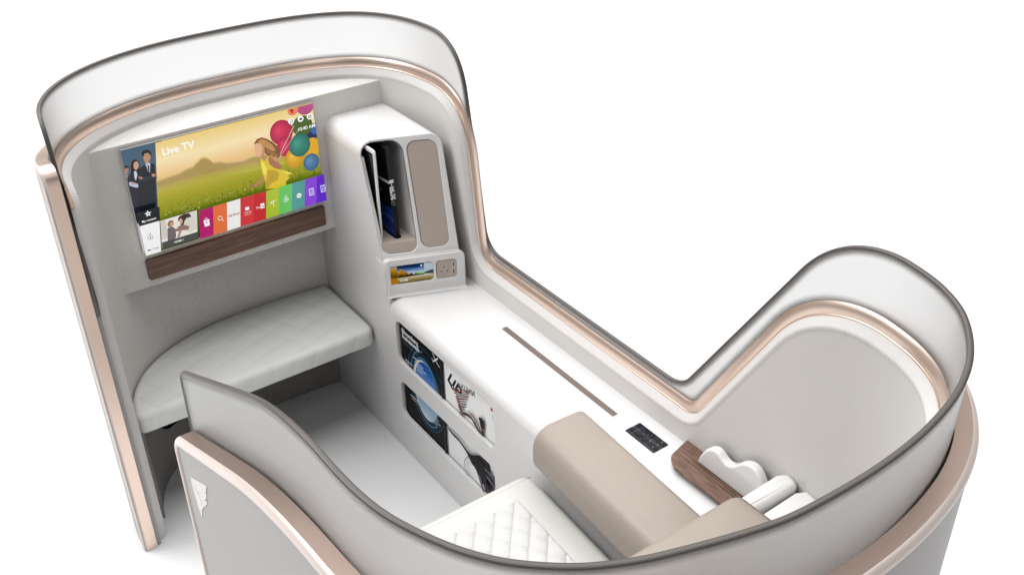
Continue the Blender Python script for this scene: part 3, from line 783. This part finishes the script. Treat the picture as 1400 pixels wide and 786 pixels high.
bmesh.ops.recalc_face_normals(bm, faces=bm.faces)
set_uv(bm, lambda c: (c.x, c.y-c.z))
obj('quilted_cushion', bm, 'quilt', ott, angle=50)
bm = bmesh.new()
bt = inset(base_pts, .09); lo = [bm.verts.new((p[0], p[1], .372)) for p in bt]; hi = [bm.verts.new((p[0], p[1], .394)) for p in bt]
bm.faces.new(lo); bm.faces.new(hi)
for i in range(len(bt)):
    j = (i+1) % len(bt); bm.faces.new((lo[i], lo[j], hi[j], hi[i]))
obj('seat_board', bm, 'dark', ott)

# ================================================================== SIDE CONSOLE
con = thing('side_console', (1.53, 2.1, 0), 'white side console with tall storage tower, long shelf and magazine slots', 'console')
XF = 1.394
TO = Vector((XF, 2.755, .79)); TU = Vector((1, -.40, 0)).normalized(); TV_ = Vector((0, .27, 1)).normalized()
yf = lambda z: 2.755+.27*(z-.79)
# side face: one plate in the plane x=XF (u = -y, v = z)
out_ = [(-3.245, .0), (-3.245, 1.146), (-yf(1.146), 1.146), (-yf(.80), .80), (-2.735, .80), (-2.735, .615), (-.98, .615), (-.98, .0)]
def slot(a_, b_, c_, d_, r): return rpoly([a_, b_, c_, d_], r)
s1_ = slot((-2.706, .412), (-2.102, .412), (-2.102, .590), (-2.706, .592), [.035, .03, .035, .035])
s2_ = slot((-2.706, .172), (-2.105, .168), (-2.105, .335), (-2.706, .330), [.035, .03, .04, .035])
me = plate([out_, s1_, s2_], .014, (XF+.007, 0, 0), (0, -1, 0), (0, 0, 1), bev=.0012, bres=2)
finish('side_panel', me, 'white', con, angle=40)
# pocket behind the slots
bm = bmesh.new()
v = lambda x, y, z: bm.verts.new((x, y, z))
def quad(bm, *ps): bm.faces.new([bm.verts.new(p) for p in ps])
x0, x1 = XF+.0141, XF+.055
ya, yb, za, zb2 = 2.712, 2.085, .135, .61
quad(bm, (x1, ya, za), (x1, yb, za), (x1, yb, zb2), (x1, ya, zb2))
quad(bm, (x0, ya, za), (x1, ya, za), (x1, ya, zb2), (x0, ya, zb2)); quad(bm, (x0, yb, za), (x1, yb, za), (x1, yb, zb2), (x0, yb, zb2))
quad(bm, (x0, ya, za), (x1, ya, za), (x1, yb, za), (x0, yb, za)); quad(bm, (x0, ya, zb2), (x1, ya, zb2), (x1, yb, zb2), (x0, yb, zb2))
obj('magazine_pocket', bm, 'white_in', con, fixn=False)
# shelf top with rounded front edge
bm = bmesh.new()
prof = [(XF, .6155)]+[(XF+.05-.05*cos(t), .612+.048*sin(t)) for t in [radians(x) for x in range(6, 91, 7)]]+[(XF+.05, .66), (1.60, .66), (1.675, .662), (1.688, .668)]
ys = (2.78, .86)
r0 = [bm.verts.new((x, ys[0], z)) for x, z in prof]; r1 = [bm.verts.new((x, ys[1], z)) for x, z in prof]
for i in range(len(prof)-1): bm.faces.new((r0[i], r0[i+1], r1[i+1], r1[i]))
obj('shelf_top', bm, 'white', con, angle=60)
# storage tower
P_ = lambda u, v_, w=0: TO+TU*u+TV_*v_+Vector((0, w, 0))
hole = rpoly([(.007, .026), (.129, .026), (.148, .415), (.007, .415)], [.035, .032, .040, .045])
frame = rpoly([(.0, -.004), (.268, -.004), (.281, .425), (.0, .425)], [.0, .0, .040, .055])
dr = rpoly([(.144, .033), (.240, .033), (.262, .404), (.160, .406)], [.030, .030, .032, .032])
me = plate([frame, hole, dr], .013, TO+Vector((0, .0065, 0)), TU, TV_, bev=.0036, bres=4)
tw = finish('storage_tower', me, 'white', con, angle=40)
# sides and top of the tower: the frame outline drawn back along Y to the wall
bm = bmesh.new()
fr = [p for p in rpoly([(.0, -.004), (.268, -.004), (.281, .425), (.0, .425)], [0, 0, .040, .055], 12)]
fr = fr[1:]               # start at bottom right, over the top, end bottom left
def back(u, v_):
    p = P_(u, v_); return Vector((p.x, 3.25, p.z))
ra = [bm.verts.new(P_(u, v_, .0052)) for u, v_ in fr]; rb = [bm.verts.new(back(u, v_)) for u, v_ in fr]
for i in range(len(fr)-1): bm.faces.new((ra[i], ra[i+1], rb[i+1], rb[i]))
obj('tower_casing', bm, 'white', con, angle=50)
# niche inside
bm = bmesh.new()
ra = [bm.verts.new(P_(u, v_, .011)) for u, v_ in hole]; rb = [bm.verts.new(P_(u, v_, .011)+Vector((0, .27, 0))) for u, v_ in hole]
for i in range(len(hole)):
    j = (i+1) % len(hole); bm.faces.new((ra[i], ra[j], rb[j], rb[i]))
bm.faces.new(rb)
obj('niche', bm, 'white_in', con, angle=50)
# taupe sill at the foot of the niche, with two slots to stand things in
zs = .854
vs_ = .066
lowf = [p for p in hole if p[1] <= vs_]
lo_poly = rpoly([(.0085, .0275), (.1285, .0275), (.1305, vs_), (.0085, vs_)], [.034, .031, 0, 0])
me = plate([lo_poly], .004, TO+Vector((0, .0055, 0)), TU, TV_, bev=.0006)
sill = finish('niche_sill', me, 'taupe', con, angle=40)
pa = P_(.0085, vs_); pb = P_(.1305, vs_)
# top tray: plan polygon with two slots
def plan(u, w):
    q = P_(u, vs_)+Vector((0, w, 0)); return (q.x, q.y)
tray = [plan(.0085, .004), plan(.1305, .004), plan(.1305, .24), plan(.0085, .24)]
slA = rrect(1.4115, 2.808, 1.4325, 2.99, .0100); slB = rrect(1.4600, 2.772, 1.4870, 2.99, .0120)
me = plate([tray, slA, slB], .006, (0, 0, zs-.003), (1, 0, 0), (0, 1, 0), bev=.0008)
finish('sill_top', me, 'taupe', sill, angle=40)
bm = bmesh.new(); quad(bm, *[(p[0], p[1], zs-.016) for p in tray]); obj('slot_bottom', bm, 'dark', sill, fixn=False)
# door panel
dr2 = rpoly([(.1448, .0338), (.2392, .0338), (.2612, .4032), (.1608, .4052)], [.0295, .0295, .0315, .0315])
me = plate([dr2], .006, TO+Vector((0, .0045, 0)), TU, TV_, bev=.0012)
finish('cupboard_door', me, 'taupe', con, angle=40)
# step block at the tower's foot with the small display and socket
BO = Vector((XF, 2.741, .66))
bl = rpoly([(-.003, 0), (.279, 0), (.279, .146), (-.003, .146)], [0, 0, .022, .022])
hd = rrect(.0035, .0465, .1665, .1180, .014); hs_ = rrect(.1775, .0465, .2480, .1175, .012)
me = plate([bl, hd, hs_], .015, BO+Vector((0, .0075, 0)), TU, (0, 0, 1), bev=.0055, bres=4)
finish('step_block', me, 'white', con, angle=50)
bm = bmesh.new()
bl2 = rpoly([(-.003, .002), (.279, .002), (.279, .146), (-.003, .146)], [0, 0, .022, .022], 8)
bl2 = bl2[1:]+[bl2[0]]
Q_ = lambda u, w: BO+TU*u+Vector((0, 0, w))
ra = [bm.verts.new(Q_(u, w)+Vector((0, .0070, 0))) for u, w in bl2]; rb = [bm.verts.new(Q_(u, w)+Vector((0, .06, 0))) for u, w in bl2]
for i in range(len(bl2)-1): bm.faces.new((ra[i], ra[i+1], rb[i+1], rb[i]))
obj('step_casing', bm, 'white', con, angle=50)
bm = bmesh.new()      # cove that runs the block into the shelf
rws = [[bm.verts.new(BO+TU*u+Vector((0, -.013*(1-cos(t)), .0148-.0135*sin(t)))) for t in [radians(x) for x in range(0, 91, 10)]] for u in (-.001, .276)]
for i in range(9): bm.faces.new((rws[0][i], rws[1][i], rws[1][i+1], rws[0][i+1]))
obj('step_cove', bm, 'white', con, angle=80)
me = plate([rrect(.0040, .0470, .1660, .1175, .0135)], .004, BO+Vector((0, .0065, 0)), TU, (0, 0, 1), bev=.0005)
dsp = finish('info_display', me, 'black', con)
n_ = TU.cross(Vector((0, 0, 1)))
a = Art(BO+Vector((0, .0036, 0))+TU*.0050+Vector((0, 0, .048)), TU, (0, 0, 1), .160, .0685, emit=.75)
autumn = ramp_mat('display_autumn_trees', [(0, srgb('#c07a10')), (.3, srgb('#b5760f')), (.42, srgb('#4a3a10')), (.6, srgb('#8a6a14')), (.85, srgb('#c8921c')), (1, srgb('#9aa0a8'))], noise=.35, nscale=(9, 6), emit=.75)
dsky = ramp_mat('display_deep_sky', [(0, srgb('#c8d4e4')), (.55, srgb('#b9cbe2')), (.72, srgb('#5a80b8')), (.88, srgb('#14305e')), (1, srgb('#0a1c40'))], noise=.25, nscale=(6, 9), emit=.75)
lake = ramp_mat('display_lake', [(0, srgb('#6f5a2c')), (.2, srgb('#a89560')), (.35, srgb('#d8d4c0')), (.42, srgb('#7f7a58'))], noise=.18, nscale=(4, 26), emit=.75)
forest = ramp_mat('display_forest', [(0, srgb('#241804')), (.42, srgb('#3a2806')), (.55, srgb('#a8700c')), (.72, srgb('#c88a14'))], noise=.35, nscale=(30, 14), emit=.75)
def roundclip(pts): return pts
a.poly(rrect(.0, .0, 1, 1, .10), autumn)
rr = rrect(.5, 0, 1, 1, .10)
a.poly([(.22, 0), (.9, 0), (.94, .02), (.98, .08), (1, .2), (1, .8), (.98, .92), (.94, .98), (.9, 1), (.22, 1)], dsky)
a.poly([(.80, .0), (.9, 0), (.94, .02), (.98, .08), (1, .2), (1, .8), (.98, .92), (.94, .98), (.9, 1), (.80, 1)], '#b4c4d2')
a.poly([(.22, 0), (.9, 0), (.94, .02), (.98, .08), (1, .2), (1, .42), (.22, .42)], lake)
a.poly([(.80, .40), (1, .34), (1, .58), (.92, .56), (.80, .47)], '#1f2c34')
random.seed(2)
tr = [(.22, .32)]; x = .22
while x < .68:
    tr.append((x, .62-.28*(x-.22)/.46+.18*random.random()+(.12 if .27 < x < .36 else 0))); x += .012
tr += [(.70, .42), (.80, .42), (.80, .36)]
a.poly(tr, forest)
a.rect(.66, .44, .80, .52, '#6fd83c')
a.text('12:40', .25, .10, .085, '#ffffff', bold=.001); a.disc(.745, .90, .02, '#ffffff', n=12)
a.done('picture', dsp)
me = plate([rrect(.1780, .0470, .2475, .1170, .0115)], .004, BO+Vector((0, .0050, 0)), TU, (0, 0, 1), bev=.0008)
sk = finish('power_socket', me, 'taupe', con)
def on_base(u0, w0, u1, w1, r, t, off, rot=0):
    cx, cy = (u0+u1)/2, (w0+w1)/2
    pts = [(cx+(x-cx)*cos(rot)-(y-cy)*sin(rot), cy+(x-cx)*sin(rot)+(y-cy)*cos(rot)) for x, y in rrect(u0, w0, u1, w1, r, 3)]
    return plate([pts], t, BO+Vector((0, off, 0)), TU, (0, 0, 1))
for (u, w, rot) in ((.2025, .090, 0), (.1925, .073, radians(40)), (.2135, .0735, radians(-40))):
    finish('pin_hole', on_base(u-.0013, w-.0045, u+.0013, w+.0045, .0008, .001, .0029, rot), 'black', sk)
for w in (.098, .069):
    ub = finish('usb_port', on_base(.2300, w-.0115, .2395, w+.0115, .0015, .002, .0026), 'silver', sk)
    finish('port_tongue', on_base(.2325, w-.0080, .2370, w+.0080, .0005, .001, .0012), 'dark', ub)
# recessed bronze strip in the shelf top
me = plate([rrect(1.5955, 1.777, 1.6215, 2.350, .004)], .002, (0, 0, .6610), (1, 0, 0), (0, 1, 0), bev=.0006)
st_ = finish('strip_surround', me, 'white', con)
me = plate([rrect(1.5985, 1.783, 1.6185, 2.347, .0015)], .0026, (0, 0, .6622), (1, 0, 0), (0, 1, 0), bev=.0005)
finish('bronze_strip', me, 'bronze', con)
# touch control screen
me = plate([rrect(1.587, 1.594, 1.645, 1.715, .0015)], .002, (0, 0, .6610), (1, 0, 0), (0, 1, 0))
ct = finish('control_screen', me, 'black', con)
a = Art((1.645, 1.594, .6622), (0, 1, 0), (-1, 0, 0), .121, .058, emit=.6)
# reading direction: u runs forward (+y)
a.rect(.03, .05, .97, .95, '#1d232e')
for u0, u1, c in ((.04, .27, '#34343f'), (.27, .40, '#3d3d4c'), (.74, .86, '#3a3a48'), (.90, .97, '#2a2a38')): a.rect(u0, .06, u1, .94, c)
for u, vv, w in ((.12, .2, .05), (.12, .48, .05), (.12, .78, .05), (.33, .55, .08), (.46, .25, .05), (.46, .68, .05), (.52, .36, .05), (.52, .80, .05), (.60, .50, .06), (.68, .3, .03), (.68, .7, .03), (.80, .70, .05), (.80, .5, .04), (.94, .6, .02)):
    a.line([(u, vv-w), (u+.012, vv), (u-.008, vv+w)], .014, '#8b92a0' if w < .08 else '#c4c8d0')
for u, vv in ((.13, .2), (.12, .5), (.13, .8)): a.disc(u, vv, .018, '#c9ccd4', n=12, ry=.012)
a.done('picture', ct)

# ================================================================== THINGS IN THE NICHE
tb = thing('tablet', (1.4245, 2.90, .839), 'thin tablet with white rim and black screen standing at the left of the tower niche', 'tablet')
me = plate([rrect(-2.985, .839, -2.800, 1.182, .010)], .008, (1.4225, 0, 0), (0, -1, 0), (0, 0, 1), bev=.002)
finish('case', me, 'handset', tb, angle=50)
me = plate([rrect(-2.978, .852, -2.809, 1.169, .003)], .0008, (1.4182, 0, 0), (0, -1, 0), (0, 0, 1))
finish('screen', me, 'black', tb)
def leaned(me, y, z, ang):
    me.transform(Matrix.Translation((0, y, z)) @ Matrix.Rotation(radians(ang), 4, 'X') @ Matrix.Translation((0, -y, -z)))
mg = thing('upright_magazine', (1.476, 2.88, .839), 'thick black magazine with white lettering on its spine standing in the tower niche', 'magazine')
TY = 2.785; LEAN = -4.5
def leanp(y, z):
    t = radians(LEAN); dy, dz = y-TY, z-.839; return (TY+dy*cos(t)-dz*sin(t), .839+dy*sin(t)+dz*cos(t))
bm = bmesh.new(); rbox(bm, 1.4665, 1.4835, TY, TY+.17, .839, 1.178, .001, 1)
me = bpy.data.meshes.new('m'); bm.to_mesh(me); bm.free(); leaned(me, TY, .839, LEAN)
blk = pbr('black_print', (.012, .012, .014), .25); finish('pages', me, blk, mg)
t = radians(LEAN); LV = Vector((0, -sin(t), cos(t))); LU = Vector((0, cos(t), sin(t)))
a = Art(Vector((1.4665, TY, .839))-LU*.0004, (1, 0, 0), LV, .017, .339, emit=0)
a.rect(0, 0, 1, 1, '#161616'); a.rect(0, .0, 1, .30, '#241f1c'); a.rect(0, .66, 1, 1, '#2d2d2e'); a.rect(0, .625, 1, .66, '#f4f4f4')
for body, vv, sz, bo in (('sk', .535, 2.3, .08), ('Su', .455, 2.3, .08), ('ra', .39, 2.1, 0)):
    a.text(body, -.1, vv, sz, '#f2f2f2' if bo else '#8a8a8a', bold=bo, sx=.5)
a.done('spine', mg)
a = Art(Vector((1.4665-.0004, TY+.168, 0))+Vector((0, 0, .839))*1, (0, -1, 0), (0, 0, 1), .17, .338, emit=0)
a.O = Vector((1.4665-.0004, TY, .839))+LU*.169; a.U = -LU; a.V = LV; a.n = Vector((-1, 0, 0))
blue = ramp_mat('cover_blue', [(0, srgb('#0a2a86')), (.3, srgb('#123a9a')), (.45, srgb('#0c2350')), (.6, srgb('#05080e'))], emit=0)
a.rect(0, 0, 1, 1, '#040506'); a.rect(0, 0, 1, .36, blue); a.ring(.75, -.05, .62, .62, .04, '#4b86b8', a0=40, a1=140, n=24); a.rect(0, .625, 1, .655, '#f0f0f0')
a.text('k', .62, .50, .10, '#c8d0d8'); a.text('ne', .52, .28, .07, '#6fa8c8'); a.text('Number', .2, .72, .11, '#22303c'); a.ring(.4, .85, .5, .5, .01, '#15384c', a0=200, a1=330, n=20)
a.done('cover', mg)

# ================================================================== MAGAZINES IN THE SIDE POCKET
def mag_block(y0, y1, z0, z1, x=1.424):
    bm = bmesh.new(); rbox(bm, x, x+.010, y1, y0, z0, z1, .0008, 1); return bm
m1 = thing('magazine', (1.416, 2.56, .146), 'black magazine with a blue aeroplane window on its cover in the console slots', 'magazine')
obj('pages', mag_block(2.702, 2.421, .145, .600, 1.4106), pbr('magazine_paper', (.7, .7, .68), .5), m1)
a = Art((1.4104, 2.702, .146), (0, -1, 0), (0, 0, 1), .281, .454, emit=0)
win = ramp_mat('cover_window_blue', [(0, srgb('#b9c9d6')), (.22, srgb('#c9d8e4')), (.36, srgb('#86bfe8')), (.5, srgb('#2f8ad6')), (.66, srgb('#0b63c0')), (.85, srgb('#063a86'))], emit=0, noise=.06, nscale=(3, 3))
a.rect(0, 0, 1, 1, '#030405')
cx, cy = .56, .50
a.ring(cx, cy, .44, .62, .012, '#2d5878', n=60); a.disc(cx+.02, cy-.02, .37, '#0c2433', ry=.56, n=48)
a.ring(cx, cy, .37, .56, .018, '#4b84ad', n=60, a0=95, a1=310)
a.disc(cx-.01, cy-.01, .31, '#3f7099', ry=.48, n=48); a.disc(cx-.02, cy-.02, .285, '#e9e2d2', ry=.45, n=48); a.disc(cx+.005, cy-.02, .265, win, ry=.44, n=48)
a.text('Bloomberg', .045, .865, .092, '#f2f2f2', bold=.003, sx=.95); a.text('Businessweek', .045, .815, .092, '#f2f2f2', bold=.003, sx=.80); a.text('a new horizon', .05, .768, .078, '#5a6872', sx=.8)
for i, w in enumerate((.10, .20, .24, .12)): a.rect(.30+.03*i, .715-.028*i, .30+.03*i+w, .724-.028*i, '#dfe9f2')
for i, w in enumerate((.18, .10)): a.rect(.08, .62-.025*i, .08+w, .628-.025*i, '#e8e8e8')
a.rect(.16, .30, .42, .309, '#e8e8e8'); a.rect(.18, .275, .42, .283, '#bcbcbc')
for i, w in enumerate((.22, .26, .18)): a.rect(.62, .30-.026*i, .62+w, .307-.026*i, '#cfd6dc')
a.rect(.70, .02, .97, .045, '#f0f0f0'); a.rect(.80, .962, .97, .966, '#8a8a8a')
# little aeroplane
a.line([(.80, .86), (.92, .93)], .02, '#f0f0f0'); a.line([(.86, .895), (.80, .94)], .014, '#f0f0f0'); a.line([(.86, .895), (.95, .86)], .014, '#f0f0f0'); a.line([(.81, .866), (.78, .885)], .01, '#f0f0f0')
a.ring(.56, .42, .40, .60, .004, '#9fc4dd', a0=20, a1=80, n=24)
a.rect(.965, 0, 1, 1, '#2a2a2c')
a.done('cover', m1)
m2 = thing('magazine', (1.416, 2.25, .146), 'white magazine with a dancer in a dark dress on its cover in the console slots', 'magazine')
obj('pages', mag_block(2.4140, 2.0925, .145, .594, 1.4110), pbr('magazine_paper_b', (.04, .04, .04), .5), m2)
a = Art((1.4108, 2.4140, .146), (0, -1, 0), (0, 0, 1), .315, .446, emit=0)
a.rect(0, 0, 1, 1, '#fbfbfb')
CYR = '\u0426\u0420'
a.text(CYR, .045, .815, .190, '#0a0a0a', bold=.007, rot=radians(-24), shear=.1)
a.text('\u0421\u041f\u0415\u0426\u0412\u042b\u041f\u0423\u0421\u041a', .145, .775, .072, '#b01c2c', bold=.002, rot=radians(-58))
a.text('\u0410\u041a\u0426\u0418\u0418', .26, .83, .095, '#1a1a1a', bold=.001, rot=radians(12))
random.seed(5)
for i in range(20):
    t = i/20
    a.line([(.205+.10*t, .79-.26*t), (.205+.10*t+(.30-.29*t)*random.uniform(.8, 1), .79-.26*t+(.10-.095*t))], .008, ('#b84450' if i % 4 == 1 else '#4c4c4c'))
# dancer
sk1 = '#3c2823'
a.line([(.72, .57), (.62, .62), (.53, .665), (.44, .662), (.375, .640)], .034, sk1); a.line([(.74, .60), (.65, .66), (.57, .70), (.50, .705)], .024, '#96705f')
a.disc(.365, .642, .018, sk1, ry=.010); a.disc(.485, .71, .015, '#96705f', ry=.010)
a.poly([(.66, .60), (.72, .61), (.775, .58), (.80, .48), (.80, .40), (.68, .40), (.665, .50)], '#1f1618')
a.poly([(.70, .60), (.735, .59), (.755, .65), (.715, .66)], '#3a2620')
a.disc(.725, .69, .036, '#33221d', ry=.048); a.disc(.70, .735, .034, '#0f0a0a', ry=.026); a.poly([(.685, .69), (.685, .74), (.72, .765), (.765, .75), (.76, .70), (.71, .715)], '#0f0a0a')
a.line([(.05, .352), (.14, .335), (.26, .335), (.36, .31), (.48, .27)], .036, '#3c2823'); a.line([(.03, .375), (.09, .345)], .018, '#3c2823')
a.poly([(.34, .33), (.48, .30), (.66, .38), (.80, .40), (.84, .30), (.68, .20), (.50, .22)], '#221820')
for i in range(46):
    th = radians(-70+80*random.random()); r0_ = .10; L0 = .22+.14*random.random(); x, y = .56+.12*random.random(), .25+.05*random.random()
    X = x+L0*cos(th); Y = y+L0*sin(th)*.72; w = .03
    a.poly([(x-w, y), (x+w, y+.02), (X+.012, Y+.01), (X, Y)], ['#17121c', '#4a4156', '#2a2334', '#7a7288'][i % 4], up=(i % 6 == 0))
a.poly([(.46, .30), (.62, .36), (.74, .33), (.80, .22), (.74, .14), (.66, .18), (.56, .22)], '#0d0b12')
a.line([(.44, .27), (.37, .19), (.36, .12), (.41, .06)], .016, '#b8b4be')
a.poly([(.12, .03), (.15, .05), (.17, .02), (.15, .0)], '#d8b414')
a.poly([(.90, .93), (.96, .985), (.975, .93), (.95, .945), (.94, .915)], '#d01824'); a.rect(.93, .86, .935, .90, '#777777'); a.rect(.945, .84, .95, .90, '#777777')
a.done('cover', m2)

# ================================================================== SEAT
seat = thing('seat_bed', (.97, 1.45, 0), 'ivory leather seat laid flat as a bed with quilted centre, taupe armrest and wing', 'seat')
SH = .05
def shear(me, y0=1.9):
    for v in me.vertices: v.co.x -= SH*(y0-v.co.y)
bm = bmesh.new(); 
me = plate([rpoly([(.525, .92), (1.375, .92), (1.375, 1.898), (.525, 1.898)], [.10, .02, .045, .03])], .13, (0, 0, .427), (1, 0, 0), (0, 1, 0), bev=.026, bres=6)
shear(me); finish('cushion', me, 'cushion', seat, angle=60)
bm = bmesh.new(); rbox(bm, .66, 1.33, 1.0, 1.84, .02, .36, .02, 3); obj('seat_base', bm, 'white', seat)
# quilted centre: real padded relief
qx0, qx1, qy0, qy1 = .62, 1.281, .98, 1.812
nx, ny = 300, 416
bm = bmesh.new(); grid = []
Aq, Bq, Oq = (.0325, .0425), (-.0325, .0425), (1.234, 1.762)
det = Aq[0]*Bq[1]-Aq[1]*Bq[0]
for j in range(ny+1):
    row = []
    for i in range(nx+1):
        x = qx0+(qx1-qx0)*i/nx; y = qy0+(qy1-qy0)*j/ny
        dx, dy = x-Oq[0], y-Oq[1]
        p = (dx*Bq[1]-dy*Bq[0])/det; q = (-dx*Aq[1]+dy*Aq[0])/det
        sp, sq = abs(sin(pi*p)), abs(sin(pi*q))
        e_ = min(1, min(x-qx0, qx1-x, y-qy0, qy1-y)/.006)
        h = .001+.0075*(sp*sq)**.35+.005*min(1, (sp+sq))**.5
        row.append(bm.verts.new((x-SH*(1.9-y), y, .4895+h*e_)))
    grid.append(row)
for j in range(ny):
    for i in range(nx): bm.faces.new((grid[j][i], grid[j][i+1], grid[j+1][i+1], grid[j+1][i]))
obj('quilted_panel', bm, 'stitch', seat, angle=180)
# piping seams on the cushion
def tube(bm, pts, r, k=6, closed=False):
    rings = []; n = len(pts)
    for i, p in enumerate(pts):
        a_ = Vector(pts[(i-1) % n] if closed or i else pts[0]); b_ = Vector(pts[(i+1) % n] if closed or i < n-1 else pts[-1])
        t = (b_-a_).normalized(); u = t.cross(Vector((0, 0, 1)));
        if u.length < .1: u = t.cross(Vector((1, 0, 0)))
        u.normalize(); w = u.cross(t)
        rings.append([bm.verts.new(Vector(p)+u*r*cos(2*pi*j/k)+w*r*sin(2*pi*j/k)) for j in range(k)])
    m = n if closed else n-1
    for i in range(m):
        r0, r1 = rings[i], rings[(i+1) % n]
        for j in range(k): bm.faces.new((r0[j], r0[(j+1) % k], r1[(j+1) % k], r1[j]))
bm = bmesh.new()
sx = lambda x, y: x-SH*(1.9-y)
tube(bm, [(sx(x, y), y, z) for x, y, z in ((.545, 1.868, .4915), (1.0, 1.868, .4915), (1.345, 1.868, .4915), (1.360, 1.872, .489), (1.370, 1.876, .482))], .0009)
tube(bm, [(sx(x, y), y, .4915) for x, y in ((qx0, qy0), (qx1+.001, qy0), (qx1+.001, qy1+.001), (qx0, qy1+.001))], .0008, closed=True)
obj('piping', bm, 'seam', seat)
# armrest bolster
me = plate([rpoly([(1.352, .535), (1.545, .535), (1.545, .682), (1.352, .690)], [.050, .02, .03, .066])], .56, (0, 1.575, 0), (1, 0, 0), (0, 0, 1), bev=.022, bres=6)
shear(me, 1.85); finish('armrest', me, 'leather', seat, angle=60)
# wing that wraps the head end
me = plate([rpoly([(.80, .50), (1.520, .50), (1.520, .860), (.80, .860)], [.02, .02, .060, .02])], .17, (0, 1.130, 0), (1, 0, 0), (0, 0, 1), bev=.026, bres=6)
finish('wing', me, 'leather', seat, angle=60)
bm = bmesh.new()
tube(bm, [(1.4905, 1.205, .8515), (1.4915, 1.18, .8530), (1.4915, 1.13, .8530), (1.4915, 1.08, .8530), (1.4905, 1.055, .8515)], .0010)
obj('wing_seam', bm, 'seam_tan', seat)
# headrest pads
def pad(y0, y1, z0, z1, x0, x1, name='headrest_pad'):
    me = plate([rpoly([(x0, y0+.01), (x1-.01, y0), (x1, y1-.015), (x1-.03, y1), (x0, y1-.01)], [.01, .020, .018, .02, .01])], z1-z0, (0, 0, (z0+z1)/2), (1, 0, 0), (0, 1, 0), bev=.016, bres=6)
    finish(name, me, 'pad', seat, angle=60)
pad(1.172, 1.232, .755, .812, 1.36, 1.690)
pad(1.085, 1.168, .745, .802, 1.36, 1.690)

# ================================================================== TRAY AND HANDSET ON THE SHELF
wt = thing('walnut_tray', (1.63, 1.42, .661), 'dark walnut tray with a grooved channel on the white shelf beside the control screen', 'tray')
me = plate([rpoly([(1.580, 1.25), (1.683, 1.25), (1.683, 1.562), (1.600, 1.540), (1.576, 1.500)], [.005, .005, .003, .025, .03])], .012, (0, 0, .6785), (1, 0, 0), (0, 1, 0), bev=.0025)
mesh_uv(me, lambda c: (c.y*2.5, c.x*2)); tr_ = finish('board', me, 'wood', wt, angle=40)
for x0, x1, y1, zz in ((1.622, 1.627, 1.505, .6870), (1.634, 1.638, 1.490, .6875), (1.645, 1.649, 1.480, .6875)):
    me = plate([rrect(x0, 1.26, x1, y1, .002)], .005, (0, 0, zz-.0022), (1, 0, 0), (0, 1, 0), bev=.0012)
    mesh_uv(me, lambda c: (c.y, c.x)); finish('channel_rib', me, 'wood', tr_)
bm = bmesh.new(); rbox(bm, 1.60, 1.67, 1.30, 1.50, .6605, .6728, .002, 1); obj('foot', bm, 'dark', tr_)
hp = [(-1.478, .685), (-1.470, .712), (-1.452, .745), (-1.436, .760), (-1.420, .766), (-1.405, .763), (-1.392, .755), (-1.378, .750), (-1.362, .754), (-1.345, .768), (-1.328, .786), (-1.310, .797), (-1.292, .800), (-1.274, .793), (-1.258, .775), (-1.240, .745), (-1.225, .70), (-1.225, .685)]
hpd = [tuple(p) for p in catmull(hp, 4)]
me = plate([hpd], .028, (1.652, 0, 0), (0, -1, 0), (0, 0, 1), bev=.008, bres=6)
finish('wavy_handset', me, 'handset', None, angle=60, base=(1.652, 1.35, .685), cat='handset', label='glossy white upright handset with a wavy top edge standing on the walnut tray')

# ================================================================== CAMERA
yaw, pit, roll = 6.10513946e-01, 5.59581948e-01, -1.54541271e-02
f = Vector((sin(yaw)*cos(pit), cos(yaw)*cos(pit), -sin(pit))); rt = Vector((cos(yaw), -sin(yaw), 0)); up = rt.cross(f)
X = rt*cos(roll)+up*sin(roll); Y = -rt*sin(roll)+up*cos(roll); Z = -f
cam = bpy.data.cameras.new('camera'); co = bpy.data.objects.new('camera', cam); COL.objects.link(co)
co.matrix_world = Matrix(((X.x, Y.x, Z.x, 0), (X.y, Y.y, Z.y, 0), (X.z, Y.z, Z.z, 2.6), (0, 0, 0, 1)))
cam.lens = 1426.19/1400*36; cam.sensor_width = 36; cam.clip_end = 200; cam.clip_start = .05
SC.camera = co

# ================================================================== LIGHT
w = bpy.data.worlds.new('World'); SC.world = w; w.use_nodes = True
w.node_tree.nodes['Background'].inputs[0].default_value = (1, 1, 1, 1); w.node_tree.nodes['Background'].inputs[1].default_value = WORLD = .11
def area(name, loc, target, size, power, col=(1, 1, 1)):
    l = bpy.data.lights.new(name, 'AREA'); l.shape = 'RECTANGLE'; l.size, l.size_y = size; l.energy = power; l.color = col
    o = bpy.data.objects.new(name, l); COL.objects.link(o); o.location = loc
    o.rotation_euler = (Vector(target)-Vector(loc)).to_track_quat('-Z', 'Y').to_euler()
area('overhead_softbox', (2.6, 7.4, 9.5), (2.6, 5.4, 0), (18, 18), 2750)
area('key_softbox', (-1.6, 4.2, 4.6), (1.6, 1.5, .8), (2.0, 2.0), 85)

area('added_rear_fill', (.2, -2.6, 6.2), (1.1, 2.8, 1.0), (3.0, 3.0), 45)  # added fill behind the camera, lifts the faces turned towards it

SC.view_settings.view_transform = 'Standard'; SC.view_settings.look = 'None'; SC.view_settings.exposure = 0; SC.view_settings.gamma = 1
SC.render.engine = 'CYCLES'
c = SC.cycles
c.use_denoising = True; c.max_bounces = 10; c.transmission_bounces = 8; c.diffuse_bounces = 1; c.glossy_bounces = 4
c.caustics_refractive = True; c.caustics_reflective = False; c.sample_clamp_indirect = 6
